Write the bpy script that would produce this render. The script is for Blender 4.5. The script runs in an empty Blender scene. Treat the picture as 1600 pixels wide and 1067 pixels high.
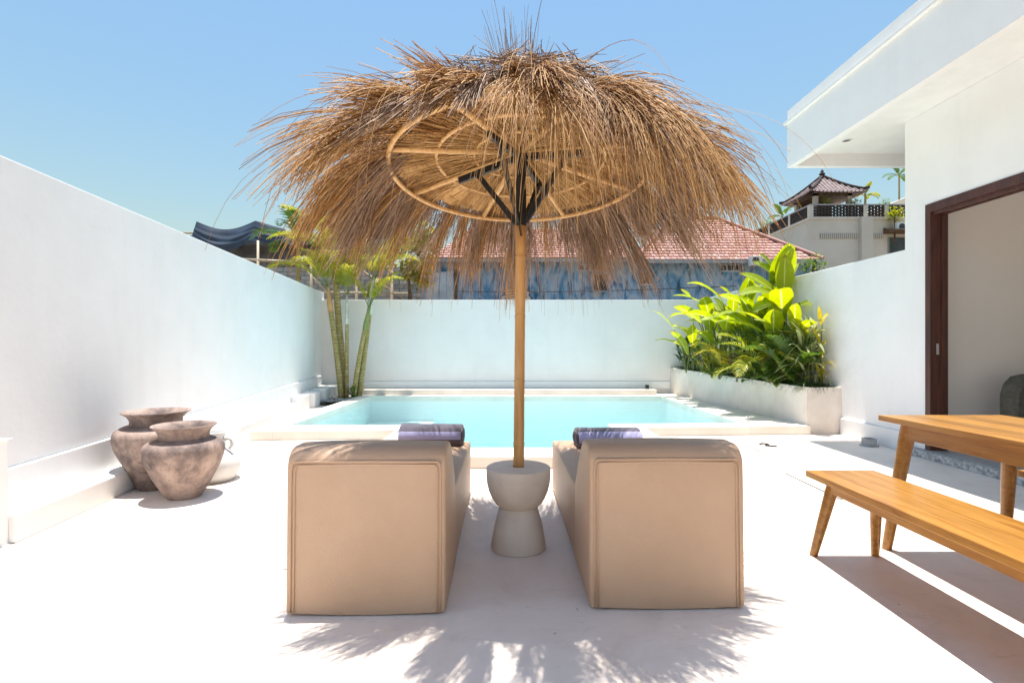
import bpy, bmesh, math, random
import numpy as np
from mathutils import Vector, Matrix, noise

rnd = random.Random(7)
R = math.radians
sc = bpy.context.scene
col = sc.collection

# ------------------------------------------------------------------ camera, sky, sun, exposure
CAM_H = 1.13
cam_d = bpy.data.cameras.new('camera')
cam_d.sensor_width = 36.0
cam_d.lens = 820.0 / 1600.0 * 36.0
cam_d.shift_y = 6.5 / 1600.0
cam_d.clip_start = 0.05
cam_d.clip_end = 3000
cam = bpy.data.objects.new('camera', cam_d)
cam.location = (0, 0, CAM_H)
cam.rotation_euler = (R(90), 0, 0)
col.objects.link(cam)
sc.camera = cam

world = bpy.data.worlds.new('World')
sc.world = world
world.use_nodes = True
wn = world.node_tree
wn.nodes.clear()
w_out = wn.nodes.new('ShaderNodeOutputWorld')
w_bg = wn.nodes.new('ShaderNodeBackground')
w_sky = wn.nodes.new('ShaderNodeTexSky')
w_sky.sky_type = 'NISHITA'
w_sky.sun_disc = False
w_sky.sun_elevation = R(84)
w_sky.sun_rotation = R(0)
w_sky.altitude = 0
w_sky.air_density = 2.5
w_sky.dust_density = 0.6
w_sky.ozone_density = 10.0
w_bg.inputs['Strength'].default_value = 0.084
wn.links.new(w_sky.outputs[0], w_bg.inputs[0])
wn.links.new(w_bg.outputs[0], w_out.inputs[0])

sun_d = bpy.data.lights.new('sun', 'SUN')
sun_d.energy = 5.0
sun_d.angle = R(0.5)
sun_d.color = (1.0, 0.955, 0.89)
sun = bpy.data.objects.new('sun', sun_d)
sun.rotation_euler = Vector((0.017, -0.1045, -0.994)).to_track_quat('-Z', 'Y').to_euler()
sun.location = (0, 3, 20)
col.objects.link(sun)

sc.view_settings.view_transform = 'Standard'
sc.view_settings.look = 'None'
sc.view_settings.exposure = 0.82
sc.view_settings.gamma = 1.0
sc.view_settings.use_curve_mapping = False
sc.cycles.max_bounces = 10
sc.cycles.diffuse_bounces = 6
sc.cycles.glossy_bounces = 3
sc.cycles.transmission_bounces = 6
sc.cycles.transparent_max_bounces = 16
sc.cycles.use_denoising = True
sc.cycles.sample_clamp_indirect = 8

# ------------------------------------------------------------------ node helpers / materials
def new_mat(name):
    m = bpy.data.materials.new(name)
    m.use_nodes = True
    nt = m.node_tree
    b = nt.nodes['Principled BSDF']
    return m, nt, b

def N(nt, t, **kw):
    n = nt.nodes.new(t)
    for k, v in kw.items():
        if k in n.inputs:
            n.inputs[k].default_value = v
        else:
            setattr(n, k, v)
    return n

def ramp(nt, fac, stops):
    r = nt.nodes.new('ShaderNodeValToRGB')
    el = r.color_ramp.elements
    while len(el) < len(stops):
        el.new(0.5)
    for e, (p, c) in zip(el, stops):
        e.position = p
        e.color = (c[0], c[1], c[2], 1)
    nt.links.new(fac, r.inputs[0])
    return r.outputs[0]

def coords(nt, kind='Object', scale=(1, 1, 1)):
    tc = nt.nodes.new('ShaderNodeTexCoord')
    mp = nt.nodes.new('ShaderNodeMapping')
    mp.inputs['Scale'].default_value = scale
    nt.links.new(tc.outputs[kind], mp.inputs[0])
    return mp.outputs[0]

def world_pos(nt, scale=(1, 1, 1)):
    g = nt.nodes.new('ShaderNodeNewGeometry')
    mp = nt.nodes.new('ShaderNodeMapping')
    mp.inputs['Scale'].default_value = scale
    nt.links.new(g.outputs['Position'], mp.inputs[0])
    return mp.outputs[0]

def noise_tex(nt, vec, scale, detail=4, rough=0.55, dist=0.0):
    n = N(nt, 'ShaderNodeTexNoise', Scale=scale, Detail=detail, Roughness=rough, Distortion=dist)
    nt.links.new(vec, n.inputs['Vector'])
    return n.outputs['Fac']

def bump(nt, b, h, strength=0.3, distance=0.01):
    bp = N(nt, 'ShaderNodeBump', Strength=strength, Distance=distance)
    nt.links.new(h, bp.inputs['Height'])
    nt.links.new(bp.outputs[0], b.inputs['Normal'])
    return bp

def mottled(name, c1, c2, scale=3, rough=0.8, bscale=60, bstr=0.2, bdist=0.004, stops=(0.35, 0.65), spec=0.3, use_world=True):
    m, nt, b = new_mat(name)
    v = world_pos(nt) if use_world else coords(nt)
    f = noise_tex(nt, v, scale, 6, 0.6)
    nt.links.new(ramp(nt, f, [(stops[0], c1), (stops[1], c2)]), b.inputs['Base Color'])
    b.inputs['Roughness'].default_value = rough
    b.inputs['Specular IOR Level'].default_value = spec
    if bstr > 0:
        bump(nt, b, noise_tex(nt, v, bscale, 5), bstr, bdist)
    return m

M = {}
def plaster(name, c1, c2):
    m, nt, b = new_mat(name)
    f = noise_tex(nt, world_pos(nt), 1.3, 6, 0.62)
    st = noise_tex(nt, world_pos(nt, (3.5, 3.5, 0.35)), 1.6, 5, 0.6)
    c = ramp(nt, f, [(0.34, c1), (0.62, c2)])
    c3 = ramp(nt, st, [(0.30, (0.972, 0.972, 0.97)), (0.48, (1, 1, 1))])
    mx = N(nt, 'ShaderNodeMix', data_type='RGBA', blend_type='MULTIPLY'); mx.inputs[0].default_value = 1
    nt.links.new(c, mx.inputs[6]); nt.links.new(c3, mx.inputs[7])
    nt.links.new(mx.outputs[2], b.inputs['Base Color'])
    b.inputs['Roughness'].default_value = 0.85
    b.inputs['Specular IOR Level'].default_value = 0.3
    h = noise_tex(nt, world_pos(nt), 9, 6, 0.6)
    bump(nt, b, h, 0.3, 0.012)
    return m
M['plaster'] = plaster('white_plaster', (0.79, 0.785, 0.775), (0.835, 0.83, 0.82))
M['plaster_warm'] = plaster('warm_white_plaster', (0.80, 0.745, 0.725), (0.845, 0.79, 0.77))
def floor_mat():
    m, nt, b = new_mat('microcement_floor')
    v = world_pos(nt)
    f = noise_tex(nt, v, 1.7, 7, 0.66, 0.5)
    c = ramp(nt, f, [(0.30, (0.70, 0.59, 0.505)), (0.46, (0.82, 0.715, 0.625)), (0.66, (0.88, 0.785, 0.70))])
    sc_ = noise_tex(nt, world_pos(nt, (6, 22, 6)), 1.0, 5, 0.7, 1.2)
    c2 = ramp(nt, sc_, [(0.28, (0.86, 0.85, 0.845)), (0.42, (1, 1, 1))])
    sp = noise_tex(nt, v, 55, 3, 0.7)
    c3 = ramp(nt, sp, [(0.24, (0.55, 0.5, 0.46)), (0.31, (1, 1, 1))])
    mx = N(nt, 'ShaderNodeMix', data_type='RGBA', blend_type='MULTIPLY'); mx.inputs[0].default_value = 1
    mx2 = N(nt, 'ShaderNodeMix', data_type='RGBA', blend_type='MULTIPLY'); mx2.inputs[0].default_value = 1
    nt.links.new(c, mx.inputs[6]); nt.links.new(c2, mx.inputs[7])
    nt.links.new(mx.outputs[2], mx2.inputs[6]); nt.links.new(c3, mx2.inputs[7])
    nt.links.new(mx2.outputs[2], b.inputs['Base Color'])
    rr = ramp(nt, f, [(0.3, (0.45, 0.45, 0.45)), (0.7, (0.68, 0.68, 0.68))])
    nt.links.new(rr, b.inputs['Roughness'])
    bump(nt, b, sc_, 0.12, 0.003)
    return m
M['floor'] = floor_mat()
M['coping'] = mottled('cream_coping', (0.70, 0.63, 0.55), (0.77, 0.71, 0.63), 2.5, 0.7, 70, 0.15, 0.002)
M['planter'] = mottled('planter_cement', (0.66, 0.58, 0.50), (0.79, 0.72, 0.645), 2.2, 0.75, 60, 0.2, 0.003, (0.3, 0.62))
M['basin'] = mottled('pool_plaster', (0.80, 0.85, 0.84), (0.86, 0.89, 0.88), 2.0, 0.7, 50, 0.1)
M['stone'] = mottled('grey_threshold_stone', (0.22, 0.22, 0.22), (0.60, 0.59, 0.57), 28, 0.8, 60, 0.6, 0.01, (0.36, 0.62))
M['leather'] = None
M['ground'] = mottled('soil_ground', (0.16, 0.13, 0.10), (0.28, 0.25, 0.2), 0.6, 0.95, 8, 0.3, 0.02)
M['soil'] = mottled('planter_soil', (0.03, 0.022, 0.015), (0.07, 0.05, 0.035), 12, 0.95, 40, 0.8, 0.02)
M['concrete_table'] = mottled('cast_concrete', (0.66, 0.555, 0.455), (0.80, 0.70, 0.595), 6, 0.7, 90, 0.25, 0.003, (0.3, 0.7))
M['interior'] = mottled('interior_plaster', (0.79, 0.735, 0.68), (0.82, 0.77, 0.71), 1.0, 0.85, 30, 0.1)
M['room_floor'] = mottled('interior_floor', (0.34, 0.325, 0.31), (0.42, 0.40, 0.385), 2.0, 0.4, 60, 0.05)
M['black_steel'] = mottled('black_steel', (0.010, 0.010, 0.011), (0.022, 0.021, 0.021), 8, 0.5, 120, 0.1, 0.001)
M['black_plastic'] = mottled('black_plastic', (0.015, 0.015, 0.016), (0.03, 0.03, 0.03), 8, 0.45, 60, 0.05)
M['grey_metal'] = mottled('grey_metal', (0.30, 0.30, 0.30), (0.42, 0.42, 0.41), 8, 0.45, 60, 0.05)
M['white_paint'] = mottled('white_paint', (0.74, 0.74, 0.72), (0.8, 0.8, 0.78), 4, 0.6, 60, 0.05)
M['seam'] = mottled('dark_joint', (0.02, 0.019, 0.018), (0.05, 0.047, 0.045), 20, 0.9, 60, 0.1)
M['upholstery'] = mottled('olive_upholstery', (0.085, 0.08, 0.062), (0.125, 0.118, 0.095), 30, 0.95, 400, 0.4, 0.002)

def leather():
    m, nt, b = new_mat('beige_outdoor_leather')
    v = world_pos(nt)
    f = noise_tex(nt, v, 2.3, 3)
    c = ramp(nt, f, [(0.3, (0.485, 0.318, 0.205)), (0.7, (0.535, 0.36, 0.24))])
    nt.links.new(c, b.inputs['Base Color'])
    b.inputs['Roughness'].default_value = 0.48
    b.inputs['Specular IOR Level'].default_value = 0.45
    vo = N(nt, 'ShaderNodeTexVoronoi', Scale=420.0)
    nt.links.new(v, vo.inputs['Vector'])
    wr = noise_tex(nt, v, 4.5, 2, 0.45, 0.4)
    mx = N(nt, 'ShaderNodeMath', operation='MULTIPLY_ADD')
    mx.inputs[1].default_value = 9.0
    nt.links.new(wr, mx.inputs[0])
    nt.links.new(vo.outputs['Distance'], mx.inputs[2])
    bump(nt, b, mx.outputs[0], 0.5, 0.0022)
    return m
M['leather'] = leather()

def teak(name, dark=0.0):
    m, nt, b = new_mat(name)
    oi = nt.nodes.new('ShaderNodeObjectInfo')
    tc = nt.nodes.new('ShaderNodeTexCoord')
    add = N(nt, 'ShaderNodeVectorMath', operation='MULTIPLY_ADD')
    cmb = nt.nodes.new('ShaderNodeCombineXYZ')
    for i in range(3):
        nt.links.new(oi.outputs['Random'], cmb.inputs[i])
    add.inputs[1].default_value = (9, 9, 9)
    nt.links.new(cmb.outputs[0], add.inputs[0])
    nt.links.new(tc.outputs['Object'], add.inputs[2])
    mp = nt.nodes.new('ShaderNodeMapping')
    mp.inputs['Scale'].default_value = (26, 1.6, 26)
    nt.links.new(add.outputs[0], mp.inputs[0])
    f = noise_tex(nt, mp.outputs[0], 1.0, 5, 0.6, 0.8)
    mp2 = nt.nodes.new('ShaderNodeMapping')
    mp2.inputs['Scale'].default_value = (120, 3, 120)
    nt.links.new(add.outputs[0], mp2.inputs[0])
    f2 = noise_tex(nt, mp2.outputs[0], 1.0, 3)
    k = 1 - dark
    c = ramp(nt, f, [(0.30, (0.21 * k, 0.078 * k, 0.010 * k)), (0.48, (0.345 * k, 0.158 * k, 0.028 * k)), (0.70, (0.42 * k, 0.215 * k, 0.048 * k))])
    c2 = ramp(nt, f2, [(0.36, (0.70, 0.62, 0.55)), (0.5, (1, 1, 1))])
    mx = N(nt, 'ShaderNodeMix', data_type='RGBA', blend_type='MULTIPLY')
    mx.inputs[0].default_value = 0.6
    nt.links.new(c, mx.inputs[6]); nt.links.new(c2, mx.inputs[7])
    hsv = nt.nodes.new('ShaderNodeHueSaturation')
    mr = N(nt, 'ShaderNodeMapRange')
    mr.inputs[3].default_value = 0.74; mr.inputs[4].default_value = 1.18
    nt.links.new(oi.outputs['Random'], mr.inputs[0])
    nt.links.new(mr.outputs[0], hsv.inputs['Value'])
    nt.links.new(mx.outputs[2], hsv.inputs['Color'])
    nt.links.new(hsv.outputs[0], b.inputs['Base Color'])
    b.inputs['Roughness'].default_value = 0.34
    bump(nt, b, f2, 0.12, 0.001)
    return m
M['teak'] = teak('teak_wood')

def redwood():
    m, nt, b = new_mat('dark_merbau_wood')
    v = world_pos(nt, (30, 30, 2.2))
    f = noise_tex(nt, v, 1.0, 5, 0.6, 0.6)
    nt.links.new(ramp(nt, f, [(0.3, (0.038, 0.010, 0.008)), (0.7, (0.105, 0.035, 0.022))]), b.inputs['Base Color'])
    b.inputs['Roughness'].default_value = 0.42
    bump(nt, b, f, 0.1, 0.001)
    return m
M['redwood'] = redwood()

def reed(name, lo, mid, hi):
    m, nt, b = new_mat(name)
    g = nt.nodes.new('ShaderNodeNewGeometry')
    c = ramp(nt, g.outputs['Random Per Island'], [(0.0, lo), (0.45, mid), (1.0, hi)])
    f = noise_tex(nt, world_pos(nt), 35, 3)
    c2 = ramp(nt, f, [(0.3, (0.72, 0.70, 0.68)), (0.7, (1.08, 1.06, 1.04))])
    mx = N(nt, 'ShaderNodeMix', data_type='RGBA', blend_type='MULTIPLY')
    mx.inputs[0].default_value = 1.0
    nt.links.new(c, mx.inputs[6]); nt.links.new(c2, mx.inputs[7])
    nt.links.new(mx.outputs[2], b.inputs['Base Color'])
    b.inputs['Roughness'].default_value = 0.6
    b.inputs['Specular IOR Level'].default_value = 0.35
    return m
M['reed_top'] = reed('weathered_reed', (0.15, 0.088, 0.054), (0.36, 0.235, 0.155), (0.60, 0.45, 0.335))
M['reed_gold'] = reed('pale_golden_reed', (0.34, 0.17, 0.05), (0.58, 0.35, 0.125), (0.72, 0.49, 0.23))
M['reed_in'] = reed('golden_reed', (0.22, 0.095, 0.026), (0.48, 0.25, 0.082), (0.70, 0.44, 0.18))

def bamboo(name, c1, c2, c3):
    m, nt, b = new_mat(name)
    v = coords(nt, 'Object', (40, 40, 3))
    f = noise_tex(nt, v, 1.0, 4, 0.6)
    nt.links.new(ramp(nt, f, [(0.25, c1), (0.5, c2), (0.75, c3)]), b.inputs['Base Color'])
    b.inputs['Roughness'].default_value = 0.42
    bump(nt, b, f, 0.1, 0.001)
    return m
M['bamboo'] = bamboo('bamboo_pole', (0.40, 0.19, 0.055), (0.53, 0.28, 0.095), (0.62, 0.37, 0.15))
M['rattan'] = bamboo('rattan_ring', (0.46, 0.25, 0.085), (0.60, 0.36, 0.14), (0.70, 0.46, 0.21))
M['bamboo_old'] = bamboo('weathered_bamboo', (0.26, 0.2, 0.13), (0.42, 0.34, 0.24), (0.55, 0.47, 0.36))

def terracotta(name, off):
    m, nt, b = new_mat(name)
    v = coords(nt)
    mp = nt.nodes.new('ShaderNodeMapping')
    mp.inputs['Location'].default_value = (off, off * 1.7, off * .3)
    nt.links.new(v, mp.inputs[0])
    f = noise_tex(nt, mp.outputs[0], 3.6, 8, 0.66, 0.2)
    f2 = noise_tex(nt, mp.outputs[0], 45, 6, 0.75)
    c = ramp(nt, f, [(0.34, (0.105, 0.082, 0.078)), (0.46, (0.23, 0.175, 0.155)), (0.55, (0.37, 0.275, 0.23)), (0.70, (0.47, 0.385, 0.335))])
    c2 = ramp(nt, f2, [(0.34, (0.55, 0.52, 0.52)), (0.46, (1, 1, 1)), (0.66, (1, 1, 1)), (0.74, (1.5, 1.5, 1.5))])
    mx = N(nt, 'ShaderNodeMix', data_type='RGBA', blend_type='MULTIPLY')
    mx.inputs[0].default_value = 0.7
    nt.links.new(c, mx.inputs[6]); nt.links.new(c2, mx.inputs[7])
    nt.links.new(mx.outputs[2], b.inputs['Base Color'])
    b.inputs['Roughness'].default_value = 0.85
    b.inputs['Specular IOR Level'].default_value = 0.25
    bump(nt, b, f2, 0.3, 0.004)
    return m
M['pot1'] = terracotta('weathered_terracotta', 0.0)
M['pot2'] = terracotta('weathered_terracotta_grey', 3.3)
M['pot_white'] = mottled('white_ceramic', (0.60, 0.585, 0.56), (0.68, 0.665, 0.64), 6, 0.7, 60, 0.15, 0.002)

def towel_mat(name, c):
    m, nt, b = new_mat(name)
    v = coords(nt)
    f = noise_tex(nt, v, 260, 3)
    nt.links.new(ramp(nt, f, [(0.3, tuple(x * .7 for x in c)), (0.7, tuple(x * 1.15 for x in c))]), b.inputs['Base Color'])
    b.inputs['Roughness'].default_value = 1.0
    b.inputs['Specular IOR Level'].default_value = 0.1
    b.inputs['Sheen Weight'].default_value = 0.3
    bump(nt, b, f, 0.8, 0.006)
    return m
M['towel_grey'] = towel_mat('grey_terry', (0.13, 0.115, 0.145))
M['towel_lav'] = towel_mat('lavender_terry', (0.40, 0.39, 0.62))
M['towel_dark'] = towel_mat('brown_terry', (0.115, 0.085, 0.095))

def leaf_mat(name, c1, c2, trans=0.45, veins=0.0, rough=0.4):
    m, nt, b = new_mat(name)
    g = nt.nodes.new('ShaderNodeNewGeometry')
    f = noise_tex(nt, world_pos(nt), 5, 3)
    oi = nt.nodes.new('ShaderNodeObjectInfo')
    ad = N(nt, 'ShaderNodeMath', operation='MULTIPLY_ADD')
    ad.inputs[1].default_value = 0.35
    nt.links.new(g.outputs['Random Per Island'], ad.inputs[0])
    nt.links.new(f, ad.inputs[2])
    ad2 = N(nt, 'ShaderNodeMath', operation='MULTIPLY_ADD')
    ad2.inputs[1].default_value = 0.3
    nt.links.new(oi.outputs['Random'], ad2.inputs[0])
    nt.links.new(ad.outputs[0], ad2.inputs[2])
    c = ramp(nt, ad2.outputs[0], [(0.45, c1), (1.05 if False else 1.0, c2)])
    if veins > 0:
        uv = nt.nodes.new('ShaderNodeTexCoord')
        sep = nt.nodes.new('ShaderNodeSeparateXYZ')
        nt.links.new(uv.outputs['UV'], sep.inputs[0])
        a = N(nt, 'ShaderNodeMath', operation='ABSOLUTE'); 
        s0 = N(nt, 'ShaderNodeMath', operation='SUBTRACT'); s0.inputs[1].default_value = 0.5
        nt.links.new(sep.outputs[0], s0.inputs[0]); nt.links.new(s0.outputs[0], a.inputs[0])
        k = N(nt, 'ShaderNodeMath', operation='MULTIPLY_ADD'); k.inputs[1].default_value = -0.35
        nt.links.new(a.outputs[0], k.inputs[0]); nt.links.new(sep.outputs[1], k.inputs[2])
        sn = N(nt, 'ShaderNodeMath', operation='MULTIPLY'); sn.inputs[1].default_value = 190
        nt.links.new(k.outputs[0], sn.inputs[0])
        si = N(nt, 'ShaderNodeMath', operation='SINE'); nt.links.new(sn.outputs[0], si.inputs[0])
        vc = ramp(nt, si.outputs[0], [(0.0, (0.80, 0.84, 0.78)), (0.7, (1, 1, 1))])
        mid = ramp(nt, a.outputs[0], [(0.02, (1.0, 1.0, 0.75)), (0.05, (0, 0, 0))])
        mx = N(nt, 'ShaderNodeMix', data_type='RGBA', blend_type='MULTIPLY'); mx.inputs[0].default_value = veins
        nt.links.new(c, mx.inputs[6]); nt.links.new(vc, mx.inputs[7])
        mx2 = N(nt, 'ShaderNodeMix', data_type='RGBA', blend_type='ADD'); mx2.inputs[0].default_value = 0.22
        nt.links.new(mx.outputs[2], mx2.inputs[6]); nt.links.new(mid, mx2.inputs[7])
        tipn = N(nt, 'ShaderNodeMath', operation='MULTIPLY_ADD'); tipn.inputs[1].default_value = 0.35
        nt.links.new(f, tipn.inputs[0]); nt.links.new(sep.outputs[1], tipn.inputs[2])
        tm = N(nt, 'ShaderNodeMapRange'); tm.inputs[1].default_value = 1.08; tm.inputs[2].default_value = 1.2; tm.inputs[4].default_value = 0.85
        nt.links.new(tipn.outputs[0], tm.inputs[0])
        mx3 = N(nt, 'ShaderNodeMix', data_type='RGBA'); nt.links.new(tm.outputs[0], mx3.inputs[0])
        nt.links.new(mx2.outputs[2], mx3.inputs[6]); mx3.inputs[7].default_value = (0.22, 0.13, 0.035, 1)
        c = mx3.outputs[2]
        bump(nt, b, si.outputs[0], 0.25, 0.003)
    nt.links.new(c, b.inputs['Base Color'])
    b.inputs['Roughness'].default_value = rough
    b.inputs['Specular IOR Level'].default_value = 0.4
    tr = nt.nodes.new('ShaderNodeBsdfTranslucent')
    hs = N(nt, 'ShaderNodeHueSaturation', Saturation=1.1, Value=1.9)
    hs.inputs['Hue'].default_value = 0.485
    nt.links.new(c, hs.inputs['Color'])
    nt.links.new(hs.outputs[0], tr.inputs['Color'])
    mix = nt.nodes.new('ShaderNodeMixShader')
    mix.inputs[0].default_value = trans
    nt.links.new(b.outputs[0], mix.inputs[1]); nt.links.new(tr.outputs[0], mix.inputs[2])
    out = nt.nodes['Material Output']
    nt.links.new(mix.outputs[0], out.inputs['Surface'])
    return m
M['leaf_big'] = leaf_mat('heliconia_leaf', (0.10, 0.19, 0.012), (0.31, 0.36, 0.022), 0.5, 0.8)
M['leaf_palm'] = leaf_mat('palm_leaflet', (0.13, 0.19, 0.02), (0.34, 0.33, 0.04), 0.45)
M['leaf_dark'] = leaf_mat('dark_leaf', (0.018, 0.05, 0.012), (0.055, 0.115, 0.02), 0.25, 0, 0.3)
M['leaf_mid'] = leaf_mat('mid_green_leaf', (0.045, 0.10, 0.016), (0.12, 0.20, 0.03), 0.35, 0.5, 0.35)
M['leaf_yellow'] = leaf_mat('yellow_leaf', (0.22, 0.22, 0.02), (0.46, 0.38, 0.05), 0.4)
M['leaf_red'] = leaf_mat('burgundy_leaf', (0.045, 0.012, 0.012), (0.10, 0.02, 0.018), 0.25)
M['leaf_pale'] = leaf_mat('pale_variegated_leaf', (0.16, 0.21, 0.08), (0.40, 0.42, 0.22), 0.35)
M['leaf_grass'] = leaf_mat('mondo_grass_blade', (0.02, 0.05, 0.012), (0.06, 0.10, 0.02), 0.2)
M['stalk'] = mottled('green_stalk', (0.10, 0.14, 0.03), (0.22, 0.24, 0.07), 9, 0.5, 40, 0.1)

def trunk_mat(name, c1, c2, c3):
    m, nt, b = new_mat(name)
    v = world_pos(nt)
    sep = nt.nodes.new('ShaderNodeSeparateXYZ'); nt.links.new(v, sep.inputs[0])
    n1 = noise_tex(nt, v, 6, 3)
    ma = N(nt, 'ShaderNodeMath', operation='MULTIPLY_ADD'); ma.inputs[1].default_value = 0.06
    nt.links.new(n1, ma.inputs[0]); nt.links.new(sep.outputs[2], ma.inputs[2])
    mm = N(nt, 'ShaderNodeMath', operation='MULTIPLY'); mm.inputs[1].default_value = 95
    nt.links.new(ma.outputs[0], mm.inputs[0])
    si = N(nt, 'ShaderNodeMath', operation='SINE'); nt.links.new(mm.outputs[0], si.inputs[0])
    rings = ramp(nt, si.outputs[0], [(0.72, (1, 1, 1)), (0.97, (0.58, 0.55, 0.48))])
    blot = noise_tex(nt, v, 16, 6, 0.7)
    base = ramp(nt, blot, [(0.3, c1), (0.52, c2), (0.72, c3)])
    mx = N(nt, 'ShaderNodeMix', data_type='RGBA', blend_type='MULTIPLY'); mx.inputs[0].default_value = 0.85
    nt.links.new(base, mx.inputs[6]); nt.links.new(rings, mx.inputs[7])
    nt.links.new(mx.outputs[2], b.inputs['Base Color'])
    b.inputs['Roughness'].default_value = 0.7
    bump(nt, b, si.outputs[0], 0.4, 0.006)
    return m
M['trunk'] = trunk_mat('ringed_palm_trunk', (0.22, 0.18, 0.06), (0.36, 0.28, 0.09), (0.52, 0.45, 0.32))
M['shaft_white'] = mottled('pale_crownshaft', (0.40, 0.42, 0.34), (0.60, 0.62, 0.54), 8, 0.5, 40, 0.1)
M['shaft_orange'] = mottled('orange_crownshaft', (0.46, 0.25, 0.10), (0.58, 0.36, 0.17), 8, 0.5, 40, 0.1)
M['shaft_green'] = mottled('green_crownshaft', (0.16, 0.20, 0.06), (0.28, 0.30, 0.10), 8, 0.5, 40, 0.1)
M['tile'] = None

def tile_mat():
    m, nt, b = new_mat('red_clay_tile')
    g = nt.nodes.new('ShaderNodeNewGeometry')
    c = ramp(nt, g.outputs['Random Per Island'], [(0, (0.33, 0.15, 0.12)), (0.5, (0.44, 0.23, 0.19)), (1, (0.52, 0.32, 0.28))])
    nt.links.new(c, b.inputs['Base Color'])
    b.inputs['Roughness'].default_value = 0.8
    return m
M['tile'] = tile_mat()
M['tile_gap'] = mottled('tile_underlay', (0.12, 0.05, 0.04), (0.18, 0.08, 0.06), 3, 0.9, 20, 0.1)
M['tile_grey'] = mottled('grey_pantile', (0.20, 0.145, 0.14), (0.36, 0.29, 0.28), 6, 0.7, 20, 0.1)
M['beige'] = mottled('beige_render', (0.60, 0.54, 0.46), (0.67, 0.61, 0.53), 0.7, 0.9, 10, 0.1)
M['beige_dark'] = mottled('beige_vent', (0.28, 0.255, 0.22), (0.34, 0.31, 0.27), 1.5, 0.9, 10, 0.1)
M['railing'] = mottled('dark_brick_rail', (0.035, 0.026, 0.024), (0.075, 0.055, 0.05), 6, 0.85, 20, 0.1)
M['dark_glass'] = mottled('dark_window', (0.02, 0.025, 0.03), (0.05, 0.055, 0.06), 2, 0.15, 20, 0.0, spec=0.5)
M['old_wood'] = mottled('old_wood', (0.10, 0.06, 0.035), (0.2, 0.13, 0.08), 8, 0.8, 20, 0.2)
M['grey_render'] = mottled('raw_cement_render', (0.055, 0.055, 0.06), (0.24, 0.235, 0.235), 1.3, 0.95, 14, 0.5, 0.02, (0.33, 0.7))
M['mortar'] = mottled('mortar', (0.14, 0.14, 0.145), (0.2, 0.2, 0.205), 5, 0.95, 30, 0.3)
def block_mat():
    m, nt, b = new_mat('concrete_block')
    oi = nt.nodes.new('ShaderNodeObjectInfo')
    f = noise_tex(nt, world_pos(nt), 5, 5)
    ad = N(nt, 'ShaderNodeMath', operation='MULTIPLY_ADD'); ad.inputs[1].default_value = 0.4
    nt.links.new(oi.outputs['Random'], ad.inputs[0]); nt.links.new(f, ad.inputs[2])
    nt.links.new(ramp(nt, ad.outputs[0], [(0.4, (0.24, 0.245, 0.26)), (0.95, (0.42, 0.43, 0.45))]), b.inputs['Base Color'])
    b.inputs['Roughness'].default_value = 0.95
    return m
M['block'] = block_mat()
def tarp_mat():
    m, nt, b = new_mat('black_blue_tarpaulin')
    f = noise_tex(nt, world_pos(nt), 2.0, 4)
    nt.links.new(ramp(nt, f, [(0.3, (0.014, 0.024, 0.042)), (0.7, (0.035, 0.058, 0.095))]), b.inputs['Base Color'])
    b.inputs['Roughness'].default_value = 0.5
    return m
M['tarp'] = tarp_mat()

def mural():
    m, nt, b = new_mat('blue_mural')
    v = world_pos(nt, (1.6, 1, 0.75))
    f = noise_tex(nt, v, 1.1, 8, 0.68, 1.4)
    c = ramp(nt, f, [(0.30, (0.07, 0.10, 0.14)), (0.41, (0.07, 0.20, 0.34)), (0.50, (0.22, 0.36, 0.50)), (0.60, (0.42, 0.47, 0.53)), (0.72, (0.12, 0.28, 0.42))])
    f2 = noise_tex(nt, world_pos(nt, (3, 1, .6)), 2.0, 8, 0.75)
    c2 = ramp(nt, f2, [(0.36, (0.25, 0.22, 0.20)), (0.47, (1, 1, 1)), (0.63, (1, 1, 1)), (0.72, (1.5, 1.45, 1.4))])
    mx = N(nt, 'ShaderNodeMix', data_type='RGBA', blend_type='MULTIPLY'); mx.inputs[0].default_value = 1
    nt.links.new(c, mx.inputs[6]); nt.links.new(c2, mx.inputs[7])
    nt.links.new(mx.outputs[2], b.inputs['Base Color'])
    b.inputs['Roughness'].default_value = 0.9
    return m
M['mural'] = mural()
M['mural_white'] = mottled('white_mural_paint', (0.5, 0.5, 0.5), (0.62, 0.62, 0.62), 4, 0.9, 30, 0.1)
M['plank_blue'] = mottled('pale_blue_plank', (0.36, 0.40, 0.46), (0.52, 0.56, 0.62), 4, 0.9, 30, 0.1)
M['pebble'] = mottled('grey_pebble', (0.20, 0.19, 0.18), (0.45, 0.43, 0.41), 9, 0.9, 30, 0.1)

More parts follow.
